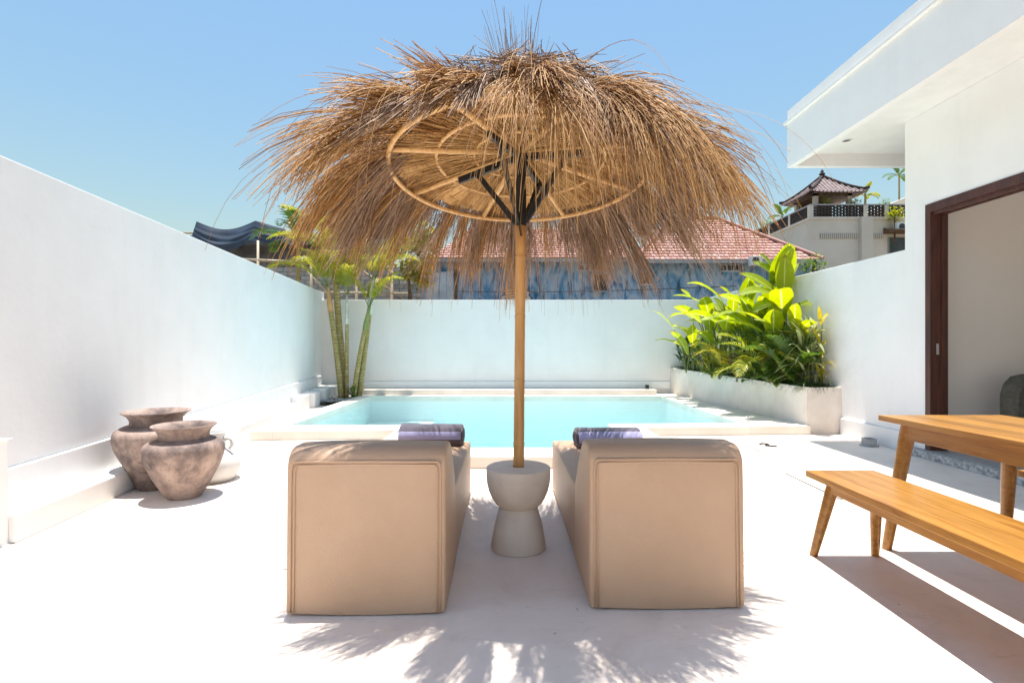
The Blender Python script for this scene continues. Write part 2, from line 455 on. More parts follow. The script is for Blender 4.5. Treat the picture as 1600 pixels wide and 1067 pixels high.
def water_mat():
    m, nt, b = new_mat('pool_water')
    nt.nodes.remove(b)
    out = nt.nodes['Material Output']
    v = world_pos(nt, (1, 1, 1))
    h1 = noise_tex(nt, world_pos(nt, (1, .7, 1)), 3.2, 4, 0.55, 0.8)
    h2 = noise_tex(nt, v, 26.0, 2, 0.5, 0.4)
    ad = N(nt, 'ShaderNodeMath', operation='MULTIPLY_ADD'); ad.inputs[1].default_value = 0.3
    nt.links.new(h2, ad.inputs[0]); nt.links.new(h1, ad.inputs[2])
    bp = N(nt, 'ShaderNodeBump', Strength=0.7, Distance=0.06)
    nt.links.new(ad.outputs[0], bp.inputs['Height'])
    gl = N(nt, 'ShaderNodeBsdfGlossy', Roughness=0.03)
    gl.inputs['Color'].default_value = (1, 1, 1, 1)
    nt.links.new(bp.outputs[0], gl.inputs['Normal'])
    tr = nt.nodes.new('ShaderNodeBsdfTransparent')
    fr = N(nt, 'ShaderNodeFresnel', IOR=1.33)
    nt.links.new(bp.outputs[0], fr.inputs['Normal'])
    mix = nt.nodes.new('ShaderNodeMixShader')
    g = nt.nodes.new('ShaderNodeNewGeometry')
    sub = N(nt, 'ShaderNodeMath', operation='SUBTRACT'); sub.inputs[0].default_value = 1.0
    nt.links.new(g.outputs['Backfacing'], sub.inputs[1])
    mu = N(nt, 'ShaderNodeMath', operation='MULTIPLY')
    nt.links.new(sub.outputs[0], mu.inputs[0]); nt.links.new(fr.outputs[0], mu.inputs[1])
    nt.links.new(mu.outputs[0], mix.inputs[0])
    nt.links.new(tr.outputs[0], mix.inputs[1]); nt.links.new(gl.outputs[0], mix.inputs[2])
    nt.links.new(mix.outputs[0], out.inputs['Surface'])
    va = nt.nodes.new('ShaderNodeVolumeAbsorption')
    va.inputs['Color'].default_value = (0.10, 0.82, 0.88, 1)
    va.inputs['Density'].default_value = 0.17
    nt.links.new(va.outputs[0], out.inputs['Volume'])
    return m
M['water'] = water_mat()

# ------------------------------------------------------------------ mesh helpers
ORG = {}
class MB:
    def __init__(s):
        s.v = []; s.f = []; s.mi = []; s.uv = {}
    def add(s, vs, fs, mi=0):
        o = len(s.v)
        s.v += [tuple(p) for p in vs]
        for f in fs:
            s.f.append([i + o for i in f]); s.mi.append(mi)
        return o
    def box(s, x0, x1, y0, y1, z0, z1, mi=0):
        vs = [(x0, y0, z0), (x1, y0, z0), (x1, y1, z0), (x0, y1, z0), (x0, y0, z1), (x1, y0, z1), (x1, y1, z1), (x0, y1, z1)]
        s.add(vs, [(0, 3, 2, 1), (4, 5, 6, 7), (0, 1, 5, 4), (1, 2, 6, 5), (2, 3, 7, 6), (3, 0, 4, 7)], mi)
        return s
    def prism(s, poly, z0, z1, mi=0):
        """poly: CCW list of (x,y); z1 may be a list of heights"""
        n = len(poly)
        zt = z1 if isinstance(z1, (list, tuple)) else [z1] * n
        vs = [(x, y, z0) for x, y in poly] + [(x, y, zt[i]) for i, (x, y) in enumerate(poly)]
        fs = [tuple(range(n - 1, -1, -1)), tuple(range(n, 2 * n))]
        for i in range(n):
            j = (i + 1) % n
            fs.append((i, j, n + j, n + i))
        s.add(vs, fs, mi)
        return s
    def tube(s, path, rad, n=8, cap=True, mi=0):
        path = [Vector(p) for p in path]
        k = len(path)
        rad = rad if isinstance(rad, (list, tuple)) else [rad] * k
        t = (path[1] - path[0]).normalized()
        u = t.orthogonal().normalized()
        rings = []
        for i in range(k):
            if i == 0: d = path[1] - path[0]
            elif i == k - 1: d = path[-1] - path[-2]
            else: d = path[i + 1] - path[i - 1]
            d.normalize()
            u = (u - d * u.dot(d)).normalized()
            w = d.cross(u)
            rings.append([path[i] + (u * math.cos(a) + w * math.sin(a)) * rad[i] for a in [2 * math.pi * j / n for j in range(n)]])
        vs = [p for r in rings for p in r]
        fs = []
        for i in range(k - 1):
            for j in range(n):
                a = i * n + j; b = i * n + (j + 1) % n
                fs.append((a, b, b + n, a + n))
        if cap:
            fs.append(tuple(range(n - 1, -1, -1)))
            fs.append(tuple(range((k - 1) * n, k * n)))
        s.add(vs, fs, mi)
        return s
    def ring(s, c, Rr, r, n=64, m=8, tilt=None):
        vs = []; fs = []
        for i in range(n):
            a = 2 * math.pi * i / n
            for j in range(m):
                b = 2 * math.pi * j / m
                p = Vector(((Rr + r * math.cos(b)) * math.cos(a), (Rr + r * math.cos(b)) * math.sin(a), r * math.sin(b)))
                if tilt: p = tilt @ p
                vs.append(p + Vector(c))
        for i in range(n):
            for j in range(m):
                a = i * m + j; b = i * m + (j + 1) % m
                c2 = ((i + 1) % n) * m + (j + 1) % m; d = ((i + 1) % n) * m + j
                fs.append((a, d, c2, b))
        s.add(vs, fs)
        return s
    def lathe(s, c, prof, n=40, mi=0):
        vs = []; fs = []
        k = len(prof)
        for r, z in prof:
            for j in range(n):
                a = 2 * math.pi * j / n
                vs.append((c[0] + r * math.cos(a), c[1] + r * math.sin(a), c[2] + z))
        for i in range(k - 1):
            for j in range(n):
                a = i * n + j; b = i * n + (j + 1) % n
                fs.append((a, b, b + n, a + n))
        s.add(vs, fs, mi)
        return s
    def build(s, name, mat, parent=None, smooth=False, local=False, bevel=0.0, mats=None):
        me = bpy.data.meshes.new(name)
        o0 = ORG.get(parent, Vector((0, 0, 0))) if (parent and not local) else Vector((0, 0, 0))
        vs = [(p[0] - o0.x, p[1] - o0.y, p[2] - o0.z) for p in s.v]
        me.from_pydata(vs, [], s.f)
        for mm in (mats or [mat]):
            me.materials.append(mm)
        if mats:
            me.polygons.foreach_set('material_index', s.mi)
        if smooth:
            me.polygons.foreach_set('use_smooth', [True] * len(me.polygons))
        if s.uv:
            uvl = me.uv_layers.new(name='UVMap')
            for lp in me.loops:
                uvl.data[lp.index].uv = s.uv.get(lp.vertex_index, (0.5, 0.5))
        if bevel > 0:
            bm = bmesh.new(); bm.from_mesh(me)
            ed = [e for e in bm.edges if len(e.link_faces) == 2 and e.calc_face_angle(0) > 0.5]
            bmesh.ops.bevel(bm, geom=ed, offset=bevel, segments=2, affect='EDGES', profile=0.6)
            bm.to_mesh(me); bm.free()
        me.update()
        ob = bpy.data.objects.new(name, me)
        col.objects.link(ob)
        if parent is not None:
            ob.parent = parent
            ORG[ob] = ORG.get(parent, Vector((0, 0, 0)))
        return ob

def tag(o, label=None, cat=None, group=None, kind=None):
    if label: o['label'] = label
    if cat: o['category'] = cat
    if group: o['group'] = group
    if kind: o['kind'] = kind
    return o

def thing(name, label, cat, loc=(0, 0, 0), rotz=0, group=None):
    o = bpy.data.objects.new(name, None)
    o.empty_display_size = 0.1
    col.objects.link(o)
    o.location = loc
    o.rotation_euler = (0, 0, rotz)
    ORG[o] = Vector(loc)
    return tag(o, label, cat, group)

def copy_thing(root, loc, rotz=0, label=None):
    c = root.copy(); col.objects.link(c)
    c.location = loc; c.rotation_euler = (0, 0, rotz)
    if label: c['label'] = label
    for ch in root.children:
        d = ch.copy(); col.objects.link(d); d.parent = c
        for g in ch.children:
            e = g.copy(); col.objects.link(e); e.parent = d
    return c

def smooth_by_angle(o, ang=40):
    me = o.data
    bm = bmesh.new(); bm.from_mesh(me)
    for e in bm.edges:
        if len(e.link_faces) == 2 and e.calc_face_angle(0) > R(ang):
            e.smooth = False
    for f in bm.faces: f.smooth = True
    bm.to_mesh(me); bm.free()
    return o

# ------------------------------------------------------------------ ground, floor, pool
def wall_x(d, off=0.0):           # inner face of the left boundary wall
    return -3.10 - 0.122 * (d - 3.175) + off

mb = MB()
for q in [(-700, -5.2, -700, 900), (8.6, 700, -700, 900), (-5.2, 8.6, -700, -6.5), (-5.2, 8.6, 11.6, 900)]:
    mb.add([(q[0], q[2], -.05), (q[1], q[2], -.05), (q[1], q[3], -.05), (q[0], q[3], -.05)], [(0, 1, 2, 3)])
tag(mb.build('ground', M['ground']), kind='structure')

EXL, EXR = -1.41, 1.66        # outer edges of the shallow bay
INL, INR = -1.00, 1.25
PL, PR = -2.86, 3.02          # pool inner edges
front = lambda x: 6.44 + 0.062 * x
inner = lambda x: 6.82 + 0.035 * x
mb = MB()
def quad(m, x0, x1, y0, y1, z=0.0):
    m.add([(x0, y0, z), (x1, y0, z), (x1, y1, z), (x0, y1, z)], [(0, 1, 2, 3)])
quad(mb, -5.2, 4.45, -6.5, 4.9)
quad(mb, -5.2, -1.3, 4.9, 6.5)
quad(mb, 1.55, 4.45, 4.9, 6.9)
quad(mb, -5.2, -3.0, 6.5, 11.6)
tag(mb.build('floor', M['floor']), kind='structure')

mb = MB()
CZ = 0.11
mb.prism([(-3.12, front(-3.12)), (PL, front(PL)), (PL, 10.65), (-3.12, 10.65)], 0, CZ)
mb.prism([(PL, front(PL)), (EXL, front(EXL)), (EXL, inner(EXL)), (PL, inner(PL))], 0, CZ)
mb.prism([(EXL, 4.82), (INL, 4.82), (INL, inner(INL)), (EXL, inner(EXL))], 0, CZ)
mb.prism([(INL, 4.82), (INR, 4.82), (INR, 5.26), (INL, 5.26)], 0, CZ)
mb.prism([(INR, 4.82), (EXR, 4.82), (EXR, inner(EXR)), (INR, inner(INR))], 0, CZ)
mb.prism([(EXR, front(EXR)), (PR, front(PR)), (PR, inner(PR)), (EXR, inner(EXR))], 0, CZ)
mb.prism([(PR, front(PR)), (3.80, front(3.80)), (3.80, 6.9), (3.42, 11.3), (PR, 11.3)], 0, CZ)
mb.prism([(-3.12, 10.65), (PR, 10.65), (PR, 10.95), (-3.12, 10.95)], 0, CZ)
mb.prism([(-3.12, 10.95), (PR, 10.95), (PR, 11.3), (-3.12, 11.3)], 0, 0.21)
tag(mb.build('pool_coping', M['coping'], bevel=0.006), kind='structure')

mb = MB()
ZB = -1.15
loop = [(PL, inner(PL)), (INL, inner(INL)), (INL, 5.26), (INR, 5.26), (INR, inner(INR)), (PR, inner(PR)), (PR, 10.65), (PL, 10.65)]
n = len(loop)
vs = [(x, y, 0.005) for x, y in loop] + [(x, y, ZB) for x, y in loop]
fs = [(i, n + i, n + (i + 1) % n, (i + 1) % n) for i in range(n)] + [tuple(range(n, 2 * n))]
mb.add(vs, fs)
mb.box(INL + .002, INR - .002, 5.262, inner(0) - .02, ZB + .004, -0.45)      # shallow bay step
mb.box(PL + .002, PL + 1.3, 10.25, 10.648, ZB + .004, -0.4)
tag(mb.build('pool_basin', M['basin']), kind='structure')

e = 0.012
wl = [(PL - e, inner(PL) - e), (INL - e, inner(INL) - e), (INL - e, 5.26 - e), (INR + e, 5.26 - e), (INR + e, inner(INR) - e), (PR + e, inner(PR) - e), (PR + e, 10.65 + e), (PL - e, 10.65 + e)]
mb = MB().prism(wl, ZB - .02, 0.05)
tag(mb.build('pool_water', M['water']), kind='structure')

# palm bed gravel
mb = MB()
quad(mb, -3.95, -3.13, 9.9, 11.29, 0.05)
tag(mb.build('palm_bed', M['soil']), kind='structure')
mb = MB()
for i in range(420):
    x, y = rnd.uniform(-3.9, -3.14), rnd.uniform(9.95, 11.2)
    r = rnd.uniform(.02, .05)
    ico = [(r * a, r * b_, r * .6 * c) for a, b_, c in [(1, 0, 0), (-.9, .1, 0), (0, 1, .1), (.1, -1, 0), (0, 0, 1), (0, 0, -1)]]
    a = rnd.uniform(0, 6.28)
    vs = [(x + p[0] * math.cos(a) - p[1] * math.sin(a), y + p[0] * math.sin(a) + p[1] * math.cos(a), .065 + p[2]) for p in ico]
    mb.add(vs, [(0, 2, 4), (2, 1, 4), (1, 3, 4), (3, 0, 4), (2, 0, 5), (1, 2, 5), (3, 1, 5), (0, 3, 5)])
tag(mb.build('pebbles', M['pebble']), kind='stuff')

# ------------------------------------------------------------------ boundary walls
BW = 11.3
t = thing('boundary_wall', 'tall white plastered wall along the left side, with a stepped ledge at its foot', 'wall', (wall_x(6), 6, 0))
mb = MB()
mb.prism([(wall_x(-6), -6), (wall_x(BW + .2), BW + .2), (wall_x(BW + .2) - .2, BW + .2), (wall_x(-6) - .2, -6)], -.05, 2.285)
mb.build('wall', M['plaster'], t, bevel=0.008)
mb = MB()
mb.prism([(wall_x(3.0, .035), 3.0), (wall_x(BW, .035), BW), (wall_x(BW, .002), BW), (wall_x(3.0, .002), 3.0)][::1], 0, [.375, .50, .50, .375])
mb.build('skirting', M['plaster'], t, bevel=0.006)
mb = MB()
mb.prism([(wall_x(3.0, .24), 3.0), (wall_x(8.9, .24), 8.9), (wall_x(8.9, .037), 8.9), (wall_x(3.0, .037), 3.0)], 0, .165)
mb.build('ledge', M['plaster'], t, bevel=0.012)
for i, d0 in enumerate((8.95, 9.55, 10.15, 10.75)):
    mb = MB()
    mb.prism([(wall_x(d0, .24 + .05 * i), d0), (wall_x(d0 + .42, .24 + .05 * i), d0 + .42), (wall_x(d0 + .42, .037), d0 + .42), (wall_x(d0, .037), d0)], 0, .26 + .012 * i)
    mb.build('plinth_block', M['plaster'], t, bevel=0.01)
mb = MB().prism([(-2.875, -2), (-2.875, 3.0), (wall_x(3.0, .002), 3.0), (wall_x(-2, .002), -2)], 0, .60)
mb.build('low_block', M['plaster'], t, bevel=0.012)

t = thing('boundary_wall', 'white plastered wall across the far end behind the pool', 'wall', (0, BW, 0))
mb = MB().box(wall_x(BW) - .1, 4.22, BW, BW + .18, -.05, 2.115)
mb.build('wall', M['plaster_warm'], t, bevel=0.008)
mb = MB().box(wall_x(BW, .04), 3.40, BW - .03, BW - .002, .21, .36)
mb.build('skirting', M['plaster'], t, bevel=0.005)

t = thing('boundary_wall', 'white plastered wall on the right behind the planted bed, joining the house', 'wall', (4.22, 8, 0))
mb = MB().box(4.22, 4.40, 5.63, BW + .18, -.05, 2.16)
mb.build('wall', M['plaster'], t, bevel=0.008)
mb = MB().box(4.185, 4.218, 5.50, 6.70, 0, .21)
mb.build('skirting', M['plaster'], t, bevel=0.01)

# ------------------------------------------------------------------ house on the right
t = thing('house', 'white modern house on the right with a flat overhanging roof and wide doorway', 'house', (4.2, 3, 0))
HX = 4.215
mb = MB()
pol = [(-6, 2.56), (5.343, 2.56), (5.343, -.04), (5.628, -.04), (5.628, 3.508), (-6, 3.508)]
nq = len(pol)
mb.add([(HX, y, z) for y, z in pol] + [(HX + .15, y, z) for y, z in pol],
       [tuple(range(nq - 1, -1, -1)), tuple(range(nq, 2 * nq))] + [(i, (i + 1) % nq, nq + (i + 1) % nq, nq + i) for i in range(nq)])
mb.build('wall', M['plaster'], t)
mb = MB()
mb.box(HX + .152, 9.0, 5.50, 5.626, -.04, 3.5)
mb.build('end_wall', M['interior'], t)
mb = MB()
mb.box(8.85, 9.0, -6, 5.498, -.04, 3.5)
mb.build('back_wall', M['interior'], t)
mb = MB().box(HX + .152, 8.84, -5.8, 5.498, 3.0, 3.1)
mb.build('ceiling', M['white_paint'], t)
mb = MB().box(HX - .02, 8.84, -5.8, 5.498, -.04, .075)
mb.build('room_floor', M['room_floor'], t)
mb = MB().box(HX - .10, HX - .021, -5.8, 5.42, 0.0, .072)
mb.build('threshold', M['stone'], t, bevel=0.006)
mb = MB()
RX, RY = 3.46, 6.6                                        # roof corner
SO = 3.51
mb.box(RX + .075, 9.2, -6, RY - .075, SO, SO + .1)
roof = mb.build('soffit', M['white_paint'], t)
mb = MB()
mb.box(RX, RX + .075, -6, RY, 3.36, 3.905)
mb.box(RX + .075, 9.2, RY - .075, RY, 3.36, 3.905)
mb.build('fascia', M['plaster'], t)
mb = MB()
mb.box(RX - .035, RX + .12, -6, RY + .035, 3.905, 3.935)
mb.box(RX + .12, 9.2, RY - .12, RY + .035, 3.905, 3.935)
mb.build('drip_ledge', M['white_paint'], t, bevel=0.004)
mb = MB()
mb.box(RX + .004, RX + .12, -6, RY + .0, 3.935, 4.075)
mb.box(RX + .12, 9.2, RY - .12, RY, 3.935, 4.075)
mb.build('parapet', M['plaster'], t)
mb = MB().box(RX + .12, 9.2, -6, RY - .12, 3.80, 3.9)
mb.build('roof', M['grey_metal'], t)
mb = MB()
mb.lathe((3.885, 6.09, SO - .004), [(.058, .003), (.058, -.004), (.044, -.004), (.044, .003)], 24)
dl = mb.build('downlight', M['white_paint'], t, smooth=True)
mb = MB().lathe((3.885, 6.09, SO - .002), [(.043, 0), (.02, .0015), (.001, .0015)], 24)
mb.build('lens', M['dark_glass'], dl)

fr = MB()
fr.box(HX - .012, HX + .17, 5.275, 5.342, .0755, 2.557)
f_ = fr.build('door_jamb', M['redwood'], t, bevel=0.004)
mb = MB()
mb.box(HX + .098, HX + .148, 5.262, 5.2745, .08, 2.42)
mb.build('door_stop', M['redwood'], f_, bevel=0.002)
mb = MB().box(HX + .05, HX + .074, 5.2715, 5.2745, 1.04, 1.15)
pl = mb.build('latch_plate', M['grey_metal'], f_)
mb = MB()
mb.box(HX - .012, HX + .17, -4, 5.274, 2.47, 2.557)
h_ = mb.build('door_header', M['redwood'], t, bevel=0.004)
mb = MB()
mb.box(HX + .012, HX + .05, -4, 5.27, 2.44, 2.4695)
mb.box(HX + .10, HX + .13, -4, 5.27, 2.44, 2.4695)
mb.build('track', M['redwood'], h_)

# armchair in the room
t = thing('armchair', 'olive grey upholstered chair inside the doorway, only its rounded back showing', 'chair', (5.25, 4.75, .075))
mb = MB()
prof = [(-.50, .30), (-.50, .58), (-.47, .68), (-.40, .755), (-.28, .78), (.28, .78), (.40, .755), (.47, .68), (.50, .58), (.50, .30)]
nP = len(prof)
for y0, ins in ((.22, .03), (.235, 0), (.36, 0), (.375, .03)):
    pass
vs = []; fs = []
secs = [(.20, .03), (.22, .0), (.36, .0), (.38, .03)]
for y, ins in secs:
    for x, z in prof:
        k = (abs(x) - ins) / max(abs(x), 1e-4)
        vs.append((5.25 + x * k, 4.75 + y, .075 + z - (ins if z > .6 else 0)))
for i in range(len(secs) - 1):
    for j in range(nP - 1):
        a = i * nP + j
        fs.append((a, a + nP, a + nP + 1, a + 1))
fs.append(tuple(range(nP))); fs.append(tuple(range(len(secs) * nP - 1, (len(secs) - 1) * nP - 1, -1)))
mb.add(vs, fs); mb.build('backrest', M['upholstery'], t, smooth=False)
MB().box(4.78, 5.72, 4.30, 4.95, .30, .48).build('seat', M['upholstery'], t, bevel=.04)
for sx in (4.84, 5.66):
    for sy in (4.38, 5.02):
        MB().tube([(sx, sy, .075), (sx, sy, .32)], [.014, .02], 10).build('leg', M['redwood'], t)

# ------------------------------------------------------------------ manhole covers, drain
def cover(x0, x1, y0, y1, label, mark):
    t = thing('manhole_cover', label, 'manhole cover', ((x0 + x1) / 2, (y0 + y1) / 2, 0))
    g = .012
    mb = MB()
    for a in [(x0, x1, y0, y0 + g), (x0, x1, y1 - g, y1), (x0, x0 + g, y0 + g, y1 - g), (x1 - g, x1, y0 + g, y1 - g)]:
        mb.box(a[0], a[1], a[2], a[3], -.01, .003)
    mb.build('joint', M['seam'], t)
    MB().box(x0 + g, x1 - g, y0 + g, y1 - g, -.01, .0045).build('lid', M['floor'], t)
    if mark:
        cx, cy = (x0 + x1) / 2, (y0 + y1) / 2
        pth = [(cx - .055, cy + .05, .011), (cx - .02, cy + .09, .011), (cx + .035, cy + .075, .011), (cx + .03, cy + .02, .011), (cx - .03, cy - .03, .011), (cx + .02, cy - .05, .011), (cx + .07, cy - .085, .011)]
        MB().tube(pth, .011, 6).build('pull_ring', M['seam'], t)
    return t
cover(2.64, 3.10, 5.58, 6.24, 'square floor cover with a dark pull ring, in the sun near the pool', True)
cover(2.41, 3.02, 3.86, 4.64, 'plain floor cover with a thin dark joint, half hidden beyond the front bench', False)

t = thing('drain_pipe', 'short grey pipe stub standing on the shaded floor at the foot of the right wall', 'pipe', (4.03, 5.92, 0))
MB().lathe((4.03, 5.92, 0), [(.075, 0), (.075, .085), (.055, .085), (.055, .02), (.001, .02)], 24).build('pipe', M['grey_metal'], t, smooth=False)
MB().lathe((4.03, 5.92, 0), [(.095, 0), (.095, .012), (.076, .014)], 24).build('collar', M['grey_metal'], t)

t = thing('spotlight', 'small black spotlight on the far right corner of the pool ledge', 'lamp', (2.86, 11.12, .21))
MB().box(2.82, 2.90, 11.09, 11.15, .21, .222).build('base', M['black_plastic'], t)
MB().box(2.825, 2.895, 11.08, 11.16, .235, .30).build('head', M['black_plastic'], t, bevel=.008)
MB().tube([(2.86, 11.12, .22), (2.86, 11.12, .25)], .012, 8).build('bracket', M['black_plastic'], t)

# ------------------------------------------------------------------ planter box
t = thing('planter', 'long low cream cement planter along the right side of the pool', 'planter', (4.0, 6.72, 0))
PLN, PLF = 3.78, 3.40
PZ = .595
plx = lambda d: PLN + (PLF - PLN) * (d - 6.72) / (BW - 6.72)
mb = MB()
mb.prism([(PLN, 6.72), (4.22, 6.72), (4.22, 6.80), (PLN + .07, 6.80)], 0, PZ)
mb.prism([(PLN, 6.72), (PLN + .07, 6.80), (PLF + .08, BW - .003), (PLF, BW - .003)], 0, [PZ, PZ, PZ + .06, PZ + .06])
mb.build('planter_wall', M['planter'], t, bevel=.006)
mb = MB()
mb.prism([(PLN + .07, 6.80), (4.218, 6.80), (4.218, BW - .003), (PLF + .08, BW - .003)], .3, [PZ - .05, PZ - .05, PZ + .01, PZ + .01])
mb.build('soil', M['soil'], t)

# ------------------------------------------------------------------ umbrella pedestal + umbrella
UX, UY = 0.036, 2.95
t = thing('side_table', 'hourglass cast concrete side table between the loungers holding the parasol pole', 'table', (UX, UY, 0))
prof = [(.0, .0), (.148, 0), (.153, .006), (.150, .04), (.136, .12), (.118, .19), (.108, .226), (.106, .232), (.112, .236), (.130, .252), (.150, .283), (.166, .32), (.176, .36), (.180, .40), (.1805, .440), (.178, .449), (.172, .452), (.034, .4525), (.034, .30), (.001, .30)]
o = MB().lathe((UX, UY, 0), prof, 64).build('table_body', M['concrete_table'], t, smooth=True)
smooth_by_angle(o, 35)

t = thing('parasol', 'shaggy thatched beach parasol on a bamboo pole with black steel struts', 'parasol', (UX, UY, .30))
UC = Vector((UX + .012, UY, 2.105))       # ring centre
TILT = Matrix.Rotation(R(-7.6), 3, 'X')   # near side up
RR = .724
def U(p):
    return UC + TILT @ Vector(p)
# pole with nodes
path = []; rad = []
z = .305
zs = [.305, .32]
nodes = [.585, .935, 1.30, 1.63]
pts = [.305]
for nd in nodes:
    pts += [nd - .02, nd - .008, nd, nd + .006, nd + .02]
pts += [1.84]
for zz in pts:
    k = (zz - .3) / 1.54
    r = .0305 - .003 * k
    for nd in nodes:
        if abs(zz - nd) < .001: r += .0022
        if abs(zz - nd + .008) < .001: r += .001
        if abs(zz - nd - .006) < .001: r -= .0012
    path.append((UX + .014 * k, UY, zz)); rad.append(r)
MB().tube(path, rad, 24).build('pole', M['bamboo'], t, smooth=True)
# steel mast
pt = Vector((UX + .014, UY, 1.80))
hubp = U((0, 0, .115))
mb = MB().tube([pt, hubp + Vector((0, 0, .02))], .031, 16)
mast = mb.build('mast', M['black_steel'], t, smooth=False)
# ribs: bamboo
NR = 8
PH0 = R(20)
phis = [PH0 + i * math.pi / 4 for i in range(NR)]
for ph in phis:
    c, s = math.cos(ph), math.sin(ph)
    MB().tube([U((c * .03, s * .03, .112)), U((c * .38, s * .38, .055)), U((c * .735, s * .735, .002))], [.017, .016, .014], 10).build('rib', M['rattan'], t, smooth=True)
MB().ring((0, 0, 0), RR, .0125, 96, 8).v
def tring(rr, zz, r):
    m = MB(); m.ring((0, 0, 0), rr, r, 96, 8)
    m.v = [tuple(U((p[0], p[1], p[2] + zz))) for p in m.v]
    return m
tring(RR, -.004, .0135).build('outer_ring', M['rattan'], t, smooth=True)
tring(.47, .060, .0105).build('inner_ring', M['rattan'], t, smooth=True)
tring(.26, .092, .0095).build('inner_ring', M['rattan'], t, smooth=True)
def flatbar(a, b, w, h):
    a, b = Vector(a), Vector(b)
    d = (b - a).normalized()
    side = d.cross(Vector((0, 0, 1))).normalized() if abs(d.z) < .98 else Vector((1, 0, 0))
    up = side.cross(d)
    vs = []
    for p in (a, b):
        for sx, sz in ((-1, -1), (1, -1), (1, 1), (-1, 1)):
            vs.append(p + side * (w / 2 * sx) + up * (h / 2 * sz))
    m = MB(); m.add(vs, [(0, 3, 2, 1), (4, 5, 6, 7), (0, 1, 5, 4), (1, 2, 6, 5), (2, 3, 7, 6), (3, 0, 4, 7)])
    return m
for i in range(4):
    ph = phis[i * 2 + 1]
    c, s = math.cos(ph), math.sin(ph)
    flatbar(U((c * .03, s * .03, .085)), U((c * .40, s * .40, .028)), .022, .034).build('arm', M['black_steel'], t)
    flatbar(pt + Vector((c * .03, s * .03, .02)), U((c * .27, s * .27, .035)), .018, .028).build('strut', M['black_steel'], t)
MB().tube([pt + Vector((.0, -.033, -.06)), pt + Vector((-.012, -.033, .04))], .006, 6).build('bolt_strap', M['black_steel'], t)

# ---- thatch strands (uncountable: one part per layer, kind = stuff)
nr = np.random.RandomState(11)
def strands(P0, D0, L, droop, rad, nseg=6, wob=0.012, grav_pow=1.0):
    """P0,D0: (n,3) in ring space; returns verts (n*(nseg+1)*3) & faces"""
    n = len(P0)
    P = P0.copy(); D = D0 / np.linalg.norm(D0, axis=1, keepdims=True)
    pts = [P.copy()]
    G = np.array(TILT.transposed() @ Vector((0, 0, -1)))
    for i in range(nseg):
        ds = (L / nseg)[:, None]
        P = P + D * ds
        pts.append(P.copy())
        D = D + G[None, :] * (droop[:, None] * ds * ((i + 1) / nseg) ** grav_pow) + nr.normal(0, wob, (n, 3))
        D /= np.linalg.norm(D, axis=1, keepdims=True)
    pts = np.stack(pts, 1)                                   # n, k, 3
    k = nseg + 1
    T = np.gradient(pts, axis=1)
    T /= np.linalg.norm(T, axis=2, keepdims=True) + 1e-9
    ref = nr.normal(0, 1, (n, 1, 3))
    A = np.cross(T, ref); A /= np.linalg.norm(A, axis=2, keepdims=True) + 1e-9
    B = np.cross(T, A)
    taper = np.linspace(1, .45, k)[None, :, None]
    rr = rad[:, None, None] * taper
    vs = []
    for j in range(3):
        a = 2 * math.pi * j / 3
        vs.append(pts + (A * math.cos(a) + B * math.sin(a)) * rr)
    V = np.stack(vs, 2).reshape(n, k * 3, 3)
    f = []
    for i in range(nseg):
        for j in range(3):
            f.append((i * 3 + j, i * 3 + (j + 1) % 3, (i + 1) * 3 + (j + 1) % 3, (i + 1) * 3 + j))
    f = np.array(f)
    F = (f[None, :, :] + (np.arange(n) * k * 3)[:, None, None]).reshape(-1, 4)
    V = V.reshape(-1, 3)
    Tm = np.array(TILT)
    V = V @ Tm.T + np.array(UC)[None, :]
    return V, F

def strand_obj(name, parts, mat, parent):
    Vs = []; Fs = []; o = 0
    for V, F in parts:
        Vs.append(V); Fs.append(F + o); o += len(V)
    V = np.concatenate(Vs) - np.array(ORG[parent])[None, :]
    F = np.concatenate(Fs)
    me = bpy.data.meshes.new(name)
    me.vertices.add(len(V)); me.vertices.foreach_set('co', V.astype(np.float32).ravel())
    me.loops.add(F.size); me.loops.foreach_set('vertex_index', F.astype(np.int32).ravel())
    me.polygons.add(len(F))
    me.polygons.foreach_set('loop_start', np.arange(0, F.size, 4, dtype=np.int32))
    me.polygons.foreach_set('loop_total', np.full(len(F), 4, dtype=np.int32))
    me.update(calc_edges=True)
    me.materials.append(mat)
    ob = bpy.data.objects.new(name, me); col.objects.link(ob); ob.parent = parent
    ob['kind'] = 'stuff'
    return ob

def ztop(r):
    return np.where(r < .58, .365 - .24 * r, .365 - .24 * .58 - .66 * (r - .58))
def zund(r):
    return .125 * (1 - r / .724) + .03

